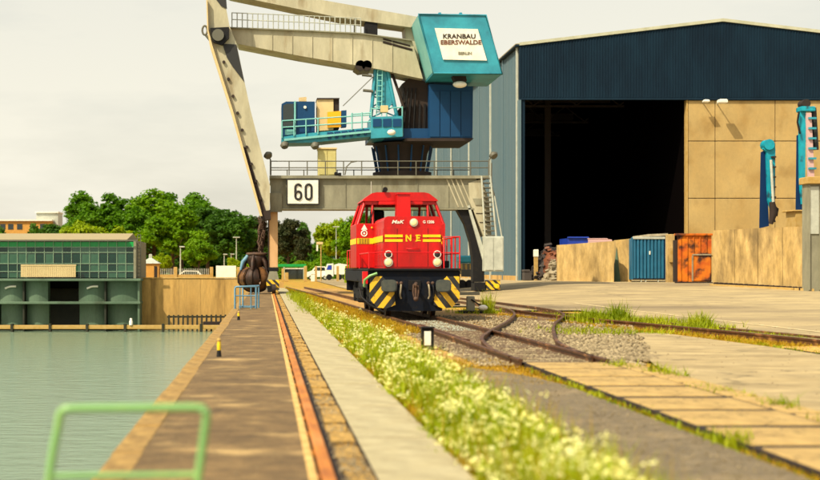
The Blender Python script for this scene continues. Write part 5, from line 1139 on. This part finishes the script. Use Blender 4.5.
for k in range(6):
    a = k*math.pi/3+.35; ca, sa = math.cos(a), math.sin(a)
    def q(r, py, off=0): return (cxg+ca*r-sa*off, GYY+sa*r+ca*off, W(0, py, GYY)[2])
    cyl = part('ram', MB().tube([q(.5, 256), q(.85, 262), q(1.0, 270)], [.14, .14, .08], 8), m_paleblue if k == 3 else m_grabm, gr)
    # one curved shell: broad shoulders tapering to a tip below the centre
    prof = [(.55, 267, .20), (.88, 270, .34), (1.08, 276, .46), (1.06, 282, .44), (.82, 287, .32), (.45, 290.5, .16), (.12, 292, .03)]
    vs = []
    for r__, py, hw in prof:
        for off, ri in ((-hw, -.10), (-hw*.5, .02), (0, .05), (hw*.5, .02), (hw, -.10)): vs.append(q(r__+ri, py, off))
    fs = [(i*5+j, i*5+j+1, i*5+j+6, i*5+j+5) for i in range(len(prof)-1) for j in range(4)]
    n0 = len(vs); vs += [tuple(Vector(v)+Vector((-ca*.08, -sa*.08, 0))) for v in vs]; fs += [tuple(n0+i for i in reversed(f)) for f in fs]
    sh = part('shell', MB().add(vs, fs, True), m_grablt if k % 2 else m_grabm, gr)
    part('shell_rib', MB().tube([q(r__+.1, py) for r__, py, hw in prof], .06, 5), m_grabm, sh)

# ================================================================ LOCOMOTIVE (local frame: front at y=0, running back along +y, rail head z=0)
LY = 41.6
lx0 = float(main_x(LY))-.03
yaw = R(0.7)
loc = root('diesel_locomotive', (lx0, LY, .09), 'bright red diesel locomotive with yellow stripes and black hazard striped front', 'locomotive', rz=yaw)
def LP(name, mb, mat, parent=None, label=None): return part(name, mb, mat, parent or loc, label)
LL = 11.2
# frame
LP('main_frame', MB().box(-1.5, 1.5, .62, LL-.6, 1.12, 1.52, .02), m_under)
LP('buffer_beam', MB().box(-1.44, 1.44, .52, .64, .72, 1.54, .02), m_under)
LP('deck_edge', MB().box(-1.5, 1.5, .40, LL-.4, 1.525, 1.60, .01), m_black)
LP('front_skirt', MB().prism([(-.98, .50, .95), (.98, .50, .95), (.90, .50, .22), (-.90, .50, .22)], (0, .1, 0)), m_under)
LP('rear_buffer_beam', MB().box(-1.44, 1.44, LL-.62, LL-.5, .72, 1.5, .02), m_under)
# hazard striped step plates with cut corners
for s, mt in ((-1, m_haz_l), (1, m_haz_r)):
    pts = [(s*.80, .42, 1.10), (s*1.05, .42, 1.34), (s*1.44, .42, 1.34), (s*1.46, .42, .62), (s*1.22, .42, .34), (s*.92, .42, .30), (s*.62, .42, .42), (s*.66, .42, .86)]
    LP('hazard_plate', MB().prism(pts, (0, .07, 0)), mt)
    LP('step', MB().box(s*1.16, s*1.48, .50, .85, .40, .45), m_black); LP('step', MB().box(s*1.16, s*1.48, .50, .85, .80, .85), m_black)
    # buffer: plunger, socket and rounded-rectangle head
    b = LP('buffer', MB().cyl((s*.875, .5, 1.04), (0, -1, 0), .15, .40, 16, .12), m_black)
    mb = MB(); o_ = []
    for i in range(20):
        q_ = 2*math.pi*i/20; c_, s_ = math.cos(q_), math.sin(q_); o_.append((math.copysign(abs(c_)**.5, c_)*.245, math.copysign(abs(s_)**.5, s_)*.20))
    mb.prism([(s*.875+u, 0, 1.04+v) for u, v in o_], (0, .07, 0)); mb.prism([(s*.875+u*.86, -.02, 1.04+v*.86) for u, v in o_], (0, .02, 0))
    LP('buffer_head', mb, M('buffer_grey', (.055, .065, .06), (.085, .09, .075), 8, .6) if s < 0 else bpy.data.materials['buffer_grey'], b)
    LP('buffer_socket', MB().cyl((s*.875, .5, 1.04), (0, -1, 0), .21, .16, 16), m_under, b)
# coupling hook, screw coupler, brake hoses
hk = LP('coupling_hook', MB().tube([(0, .5, 1.04), (0, .25, 1.05), (0, .12, 1.12), (0, .08, 1.05), (0, .14, .97)], [.07, .06, .05, .045, .02], 8), m_rope)
LP('coupling_link', MB().tube([(-.07, .16, 1.05), (-.09, .13, .85), (-.06, .14, .62), (.06, .14, .62), (.09, .13, .85), (.07, .16, 1.05)], .028, 6), m_rope, hk)
LP('coupling_screw', MB().tube([(0, .15, .98), (0, .14, .70)], .045, 8).ball((0, .12, .62), .08), m_rope, hk)
LP('drawbar_plate', MB().box(-.2, .2, .47, .515, .88, 1.22, .02), m_black, hk)
for s in (-1, 1):
    for dx in (.44, .58):
        LP('brake_hose', MB().tube([(s*dx, .5, 1.12), (s*dx, .38, 1.10), (s*(dx+.02), .32, .95), (s*(dx+.04), .36, .72), (s*dx, .4, .62)], .03, 6), m_scrap2 if dx < .5 else m_black)
        LP('hose_cock', MB().ball((s*dx, .4, 1.12), .06, 8, 5), m_rope)
LP('green_hose', MB().tube([(-1.62, .55, 1.02), (-1.62, .42, 1.22), (-1.45, .36, 1.36), (-1.22, .36, 1.44)], .045, 7), m_railgreen)
LP('loose_hose', MB().tube([(-1.75, .9, .95), (-1.70, .6, .66), (-1.45, .45, .42), (-1.15, .4, .26), (-.98, .42, .18)], .04, 6), m_black)
LP('tail_bracket', MB().box(-1.66, -1.5, .6, .9, 1.1, 1.5), m_redrail)
# wheels and bogies
for yb_ in (1.8, 3.7, 7.5, 9.4):
    for s in (-1, 1):
        wv = LP('wheel', MB().cyl((s*.68, yb_, .46), (s, 0, 0), .46, .14, 28), m_dkbrown); LP('tyre', MB().cyl((s*.66, yb_, .46), (s, 0, 0), .49, .04, 28), m_rail, wv)
        LP('axle_box', MB().box(s*.95, s*1.25, yb_-.2, yb_+.2, .32, .64, .03), m_black)
for yb_ in (2.75, 8.45):
    for s in (-1, 1):
        bg_ = LP('bogie_frame', MB().prism([(s*1.0, yb_-1.7, .7), (s*1.0, yb_-1.7, .95), (s*1.0, yb_-.5, .85), (s*1.0, yb_+.5, .85), (s*1.0, yb_+1.7, .95), (s*1.0, yb_+1.7, .7), (s*1.0, yb_+.4, .45), (s*1.0, yb_-.4, .45)], (s*.22, 0, 0)), m_under)
        for dy in (-.9, .9): LP('spring', MB().cyl((s*1.12, yb_+dy, .86), (0, 0, 1), .13, .28, 12), m_black, bg_)
LP('fuel_tank', MB().box(-1.3, 1.3, 4.6, 6.6, .45, 1.12, .06), m_under)
for s in (-1, 1):
    for k in range(3): LP('cab_step', MB().box(s*1.2, s*1.52, 4.4, 5.0, .45+k*.36, .49+k*.36), m_black)
    LP('side_cover', MB().box(s*1.40, s*1.49, .9, 4.2, .95, 1.12, .01), m_under)
# front hood: chamfered box
def hood(y0, y1, top, hw, name):
    o_ = [(-hw, 1.6), (-hw, top-.14), (-hw+.04, top-.05), (-hw+.12, top), (hw-.12, top), (hw-.04, top-.05), (hw, top-.14), (hw, 1.6)]
    return LP(name, MB().prism([(u, y0, v) for u, v in o_], (0, y1-y0, 0)), m_red)
h1 = hood(.95, 4.3, 3.30, .94, 'front_hood'); h2 = hood(7.0, 10.6, 3.28, .92, 'rear_hood')
FYY = .95
def fr(x0, x1, z0, z1, d=.03, y=FYY): return MB().box(x0, x1, y-d, y-.002, z0, z1, .004)
LP('nose_panel', fr(-.90, -.515, 1.64, 2.92, .018), m_red, h1); LP('nose_panel', fr(-.495, .495, 1.64, 2.58, .018), m_red, h1); LP('nose_panel', fr(.515, .90, 1.64, 2.92, .018), m_red, h1)
LP('nose_panel', fr(-.495, .495, 2.60, 2.94, .018), m_red, h1)
for k, zq in enumerate((2.66, 2.51)):
    for s in (-1, 1): LP('yellow_band', MB().box(s*.33, s*.915, FYY-.030, FYY-.0185, zq-.042, zq+.042), m_yel, h1)
lt_ = text('lettering', 'N', .28, (-.14, FYY-.026, 2.585), m_yel, h1, .004, sx=.95, bold=.009); lt_ = text('lettering', 'E', .28, (.17, FYY-.026, 2.585), m_yel, h1, .004, sx=.95, bold=.009)
for sx0_, sz0_ in ((-.20, .095), (-.20, -.095), (-.075, .095), (.115, .095), (.115, -.095), (.235, .085), (.235, -.085)):
    LP('serif', MB().box(sx0_-.03, sx0_+.03, FYY-.03, FYY-.022, 2.585+sz0_-.012, 2.585+sz0_+.012), m_yel, h1)
text('lettering', 'MaK', .155, (-.50, FYY-.012, 3.115), m_letter, h1, .004, sx=1.35, shear=.25, bold=.003)
text('lettering', 'G 1206', .125, (.52, FYY-.012, 3.115), m_letter, h1, .004, sx=1.0, bold=.003)
def lamp(x, z, r, y=FYY, lit=True):
    a = LP('headlight', MB().cyl((x, y, z), (0, -1, 0), r*1.18, .07, 20), m_chrome if lit else m_letter, h1)
    LP('lens', MB().ball((x, y-.07, z), r*.96, 16, 8, (1, .22, 1)), m_lamp if lit else m_blackp, a)
lamp(0.03, 3.10, .115)
for s in (-1, 1): lamp(s*.80, 1.80, .125); lamp(s*.80, 2.06, .105, lit=False)
LP('handle', MB().tube([(-.2, FYY-.03, 2.24), (-.2, FYY-.07, 2.24), (.2, FYY-.07, 2.24), (.2, FYY-.03, 2.24)], .014, 5), m_redrail, h1)
for s in (-.505, .505): LP('panel_gap', MB().box(s-.006, s+.006, FYY-.012, FYY-.0025, 1.64, 2.9), m_dkbrown, h1)
# hood side doors with louvres and the yellow stripe along both sides
for s in (-1, 1):
    for k in range(3):
        d = LP('hood_door', MB().box(s*.942, s*.955, 1.05+k*1.07, 2.0+k*1.07, 1.68, 2.9, .004), m_red, h1)
        for j in range(5): LP('louvre', MB().box(s*.956, s*.968, 1.15+k*1.07, 1.9+k*1.07, 1.85+j*.09, 1.89+j*.09), m_red, d)
    LP('yellow_band', MB().box(s*.970, s*.976, 1.0, 4.28, 2.48, 2.68), m_yel, h1)
    for k in range(3): LP('hood_door', MB().box(s*.922, s*.94, 7.1+k*1.15, 8.18+k*1.15, 1.68, 2.9, .004), m_red, h2)
    LP('yellow_band', MB().box(s*.956, s*.962, 7.05, 10.5, 2.48, 2.68), m_yel, h2)
LP('roof_grille', MB().box(-.5, .5, 1.6, 3.2, 3.285, 3.33, .01), m_red, h1)
# cab: tapering upper part with windows round all sides
CY0, CY1 = 4.3, 7.0
lo = LP('cab_body', MB().box(-1.57, 1.57, CY0, CY1, 1.6, 3.18, .03), m_red)
LP('yellow_band', MB().box(-1.54, -.97, CY0-.012, CY0-.002, 2.46, 2.66), m_yel, lo); LP('yellow_band', MB().box(.97, 1.5, CY0-.012, CY0-.002, 2.46, 2.66), m_yel, lo)
for s in (-1, 1): LP('yellow_band', MB().box(s*1.572, s*1.58, CY0+.02, CY1-.02, 2.46, 2.66), m_yel, lo)
mb = MB()
for k in range(7): mb.box(-1.48+k*.055, -1.455+k*.055, CY0-.02, CY0-.0125, 2.465, 2.655)
LP('stripe_hatching', mb, m_dkbrown, lo)
# pillars: straight taper from body top to roof edge
def pillar(a, b, r=.055): return LP('window_pillar', MB().tube([a, b], r, 4), m_red, lo)
RZ = 3.98
for yy_, yt in ((CY0+.04, CY0+.30), (CY1-.04, CY1-.30)):
    for s in (-1, 1):
        pillar((s*1.52, yy_, 3.14), (s*1.24, yt, RZ), .06); pillar((s*.98, yy_, 3.14), (s*.98, yt, RZ), .05)
    LP('window_glass', MB().prism([(-1.45, yy_+.02, 3.2), (1.45, yy_+.02, 3.2), (1.2, yt, RZ-.04), (-1.2, yt, RZ-.04)], (0, .012, 0)), m_cabglass, lo)
    LP('window_head', MB().box(-1.24, 1.24, yt-.06, yt+.04, RZ-.12, RZ-.002), m_red, lo)
for s in (-1, 1):
    LP('window_glass', MB().prism([(s*1.48, CY0+.1, 3.2), (s*1.48, CY1-.1, 3.2), (s*1.22, CY1-.34, RZ-.04), (s*1.22, CY0+.34, RZ-.04)], (s*.01, 0, 0)), m_cabglass, lo)
    pillar((s*1.49, (CY0+CY1)/2, 3.14), (s*1.22, (CY0+CY1)/2, RZ), .06)
rp = [(-1.34, RZ), (-1.30, RZ+.06), (-1.02, RZ+.27), (-.85, RZ+.31), (.85, RZ+.31), (1.02, RZ+.27), (1.30, RZ+.06), (1.34, RZ)]
LP('cab_roof', MB().prism([(u, CY0+.12, v) for u, v in rp], (0, CY1-CY0-.24, 0)), m_red)
LP('sun_visor', MB().box(-.78, .78, CY0+.02, CY0+.30, RZ-.14, RZ-.02, .02), m_red, lo)
LP('cab_desk', MB().box(-.55, .40, CY0+.5, CY0+.95, 3.1, 3.34, .05), m_dkbrown, lo)
LP('driver_seat', MB().box(-.95, -.45, CY0+1.3, CY0+1.5, 3.1, 3.72, .06), m_black, lo)
LP('cab_wiper', MB().tube([(-1.1, CY0+.02, 3.22), (-.95, CY0+.14, 3.7)], .018, 4), m_black, lo)
st_ = LP('exhaust_stack', MB().prism([(-.26+.04, 3.75, 3.28), (.26+.04, 3.75, 3.28), (.22+.04, 3.75, 4.17), (-.22+.04, 3.75, 4.17)], (0, .54, 0)), m_red)
LP('stack_cap', MB().box(-.24+.04, .24+.04, 3.7, 4.28, 4.172, 4.22, .01), m_red, st_)
hn = LP('horn', MB().tube([(-.55, CY0+.3, RZ+.40), (-.55, CY0+.0, RZ+.40)], [.05, .09], 10), m_black); LP('horn_foot', MB().box(-.62, -.48, CY0+.2, CY0+.34, RZ+.31, RZ+.38), m_black, hn)
LP('antenna', MB().tube([(-.95, CY0+1, RZ+.3), (-.95, CY0+1, RZ+.75)], .015, 4), m_galv)
for z_, m1 in ((2.98, m_letter),):
    LP('cab_mark', MB().prism([(-1.40, CY0-.012, 2.96), (-1.18, CY0-.012, 2.96), (-1.29, CY0-.012, 3.15)], (0, .01, 0)), m_letter, lo)
    LP('cab_mark', MB().tube([(-1.29+.10*math.cos(q_*math.pi/8), CY0-.012, 2.83+.10*math.sin(q_*math.pi/8)) for q_ in range(16)], .022, 4, closed=True), m_letter, lo)
    LP('cab_mark', MB().ball((-1.29, CY0-.01, 2.83), .04, 8, 5, (1, .3, 1)), m_letter, lo)
LP('reflector', MB().ball((-1.02, CY0-.01, 3.03), .04, 8, 5), m_yelbox, lo)
# handrails: side walkways and front
def hr(pts, r=.019): return LP('handrail', MB().tube(pts, r, 6), m_redrail)
for s in (-1, 1):
    hr([(s*1.47, .50, 2.62 if s > 0 else 2.1), (s*1.47, 4.2, 2.62 if s > 0 else 2.1)], .024)
    if s > 0: hr([(s*1.47, .50, 2.08), (s*1.47, 4.2, 2.08)])
    for k in range(5 if s > 0 else 2): hr([(s*1.47, .50+k*(.92 if s > 0 else 3.7), 1.6), (s*1.47, .50+k*(.92 if s > 0 else 3.7), 2.62 if s > 0 else 2.1)], .022)
    if s > 0: hr([(s*1.47, .50, 2.62), (s*.96, .50, 2.62), (s*.96, .50, 1.6)], .022); hr([(s*1.22, .5, 1.6), (s*1.22, .5, 2.62)], .018)
    hr([(s*1.40, 7.1, 2.3), (s*1.40, 10.8, 2.3)], .022)
    for k in range(4): hr([(s*1.40, 7.1+k*1.23, 1.6), (s*1.40, 7.1+k*1.23, 2.3)], .02)
hr([(-1.47, .5, 2.1), (-.3, .5, 2.12), (1.47, .5, 2.10)], .016)
LP('walkway_box', MB().box(1.0, 1.3, 1.6, 2.0, 1.61, 1.85, .02), m_black)

# ================================================================ SMALL THINGS ON THE QUAY AND IN THE YARD
# green ladder handrail in the foreground
GHY = 6.67
hnd = root('ladder_handrail', (W(130, 0, GHY)[0], GHY, 0), 'pale green tubular handrail hoop at the quay edge in the foreground', 'handrail')
def G3(x, y): return W(x, y, GHY)
pts = [W(38, 596, GHY)[:2]+(0,), G3(49, 480), G3(58.5, 424), G3(60.5, 414), G3(64, 410), G3(71, 408.5), G3(130, 408), G3(196, 407.5), G3(202.5, 409), G3(206, 413), G3(206, 421), G3(198, 480), W(183, 596, GHY)[:2]+(0,)]
part('hoop', MB().tube([tuple(p) for p in catmull([Vector(p) for p in pts], .03)], .022, 12), m_railgreen, hnd)
part('crossbar', MB().tube([G3(51, 476), G3(198.6, 474.5)], .016, 10), m_railgreen, hnd)
for x_ in (38, 183):
    p = W(x_, 596, GHY); part('foot_plate', MB().cyl((p[0], GHY, 0), (0, 0, 1), .055, .012, 14), m_railgreen, hnd)
# blue frame further along
BYY = 54.
bfm = root('quay_railing', (W(245, 0, BYY)[0], BYY, 0), 'pale blue tubular railing frame standing on the quay below the grab', 'handrail')
za, zm = .92, .55; xa, xb_ = W(235, 0, BYY)[0], W(256, 0, BYY)[0]
part('hoop', MB().tube([(xa, BYY, 0), (xa, BYY, za-.06), (xa+.06, BYY, za), (xb_-.04, BYY, za+.02), (xb_, BYY, za-.04), (xb_, BYY, 0.02)], .042, 8), m_paleblue, bfm)
part('hoop', MB().tube([(xa+.3, BYY+1.5, 0), (xa+.3, BYY+1.5, za), (xb_+.1, BYY+1.5, za+.04), (xb_+.1, BYY+1.5, 0)], .042, 8), m_paleblue, bfm)
part('rail', MB().tube([(xa, BYY, zm), (xb_, BYY, zm)], .03, 6), m_paleblue, bfm); part('rail', MB().tube([(xb_, BYY, za), (xb_+.1, BYY+1.5, za)], .03, 6), m_paleblue, bfm)
part('rail', MB().tube([(xa, BYY, za), (xa+.3, BYY+1.5, za)], .03, 6), m_paleblue, bfm); part('tread', MB().box(xa+.15, xb_-.02, BYY+.1, BYY+.7, .05, .12, .01), m_paleblue, bfm)
for k, x_ in enumerate((240, 251)): part('rail', MB().tube([(W(x_, 0, BYY)[0], BYY, 0), (W(x_, 0, BYY)[0], BYY, za)], .026, 6), m_paleblue, bfm)
for (px_b, Y_b, h_b, lab) in ((219, 24.9, .33, 'short yellow bollard with dark foot, nearer one on the quay edge'), (238.6, 42.5, .27, 'short yellow bollard farther along the quay edge, just before the blue frame')):
    x_ = W(px_b, 0, Y_b)[0]; t = root('bollard', (x_, Y_b, 0), lab, 'bollard', 'yellow bollards along the quay edge')
    part('shaft', MB().tube([(x_, Y_b, .13), (x_, Y_b, h_b-.07), (x_, Y_b, h_b-.03)], [.04, .038, .03], 10), m_ypost, t)
    part('foot', MB().tube([(x_, Y_b, 0), (x_, Y_b, .13)], [.05, .036], 10), m_black, t)
    part('cap', MB().ball((x_, Y_b, h_b-.01), .042, 10, 6), m_coping, t)
# small lantern post in front of the locomotive
LYY = 27.6; x_ = W(427.8, 0, LYY)[0]
lp = root('marker_post', (x_, LYY, -.05), 'small dark marker post with white face in front of the locomotive', 'marker')
part('case', MB().box(x_-.13, x_+.13, LYY, LYY+.16, -.05, .42, .02), m_black, lp)
part('face', MB().box(x_-.075, x_+.065, LYY-.012, LYY-.002, .06, .36), m_white, lp)
part('hood', MB().box(x_-.14, x_+.14, LYY-.05, LYY+.17, .42, .455, .01), m_black, lp)
# point lever with weight
SY = 50.; x_ = W(470.5, 0, SY)[0]; z0 = float(H(x_, SY))
pl = root('point_lever', (x_, SY, z0), 'point lever stand with round white weight right of the locomotive', 'lever')
part('stand', MB().box(x_-.14, x_+.14, SY-.15, SY+.15, z0-.05, z0+.62, .03), m_cranegrey, pl)
part('base_plate', MB().box(x_-.45, x_+.5, SY-.25, SY+.25, z0-.05, z0+.07, .01), m_black, pl)
part('arm', MB().tube([(x_, SY-.17, z0+.5), (x_+.42, SY-.2, z0+.22)], .03, 6), m_black, pl)
part('weight', MB().ball((x_+.45, SY-.2, z0+.18), .14, 14, 9, (1.3, .7, .8)), m_white, pl)
part('target_bar', MB().box(x_-.7, x_+.35, SY-.06, SY+.06, z0+.66, z0+.78, .01), m_cranegrey, pl)
# hopper wagon parts behind the locomotive handrail
WGY = 96.; wgx = W(466, 0, WGY)[0]
tm = root('generator_trailer', (wgx, WGY, .1), 'small teal topped generator trailer behind the locomotive handrail', 'trailer')
def tg(px): return W(px, 0, WGY)[0]
def tz(py): return W(0, py, WGY)[2]
part('hood', MB().box(tg(459), tg(473), WGY, WGY+1.4, tz(263), tz(255.5), .1), m_teal, tm)
part('body', MB().box(tg(460), tg(472), WGY+.1, WGY+1.3, tz(274), tz(263.2), .03), m_cranegrey, tm)
for a in (461.5, 466, 470.5): part('pipe', MB().tube([W(a, 264, WGY-.06), W(a+.6, 276, WGY-.06)], .08, 6), m_coping, tm)
for a in (462, 470): part('wheel', MB().cyl((tg(a), WGY-.05, .48), (0, 1, 0), .36, .25, 14), m_black, tm)
part('drawbar', MB().box(tg(472.1), tg(477), WGY+.5, WGY+.7, .5, .62), m_black, tm)
# weeds tall stem cluster near the point lever handled by grass
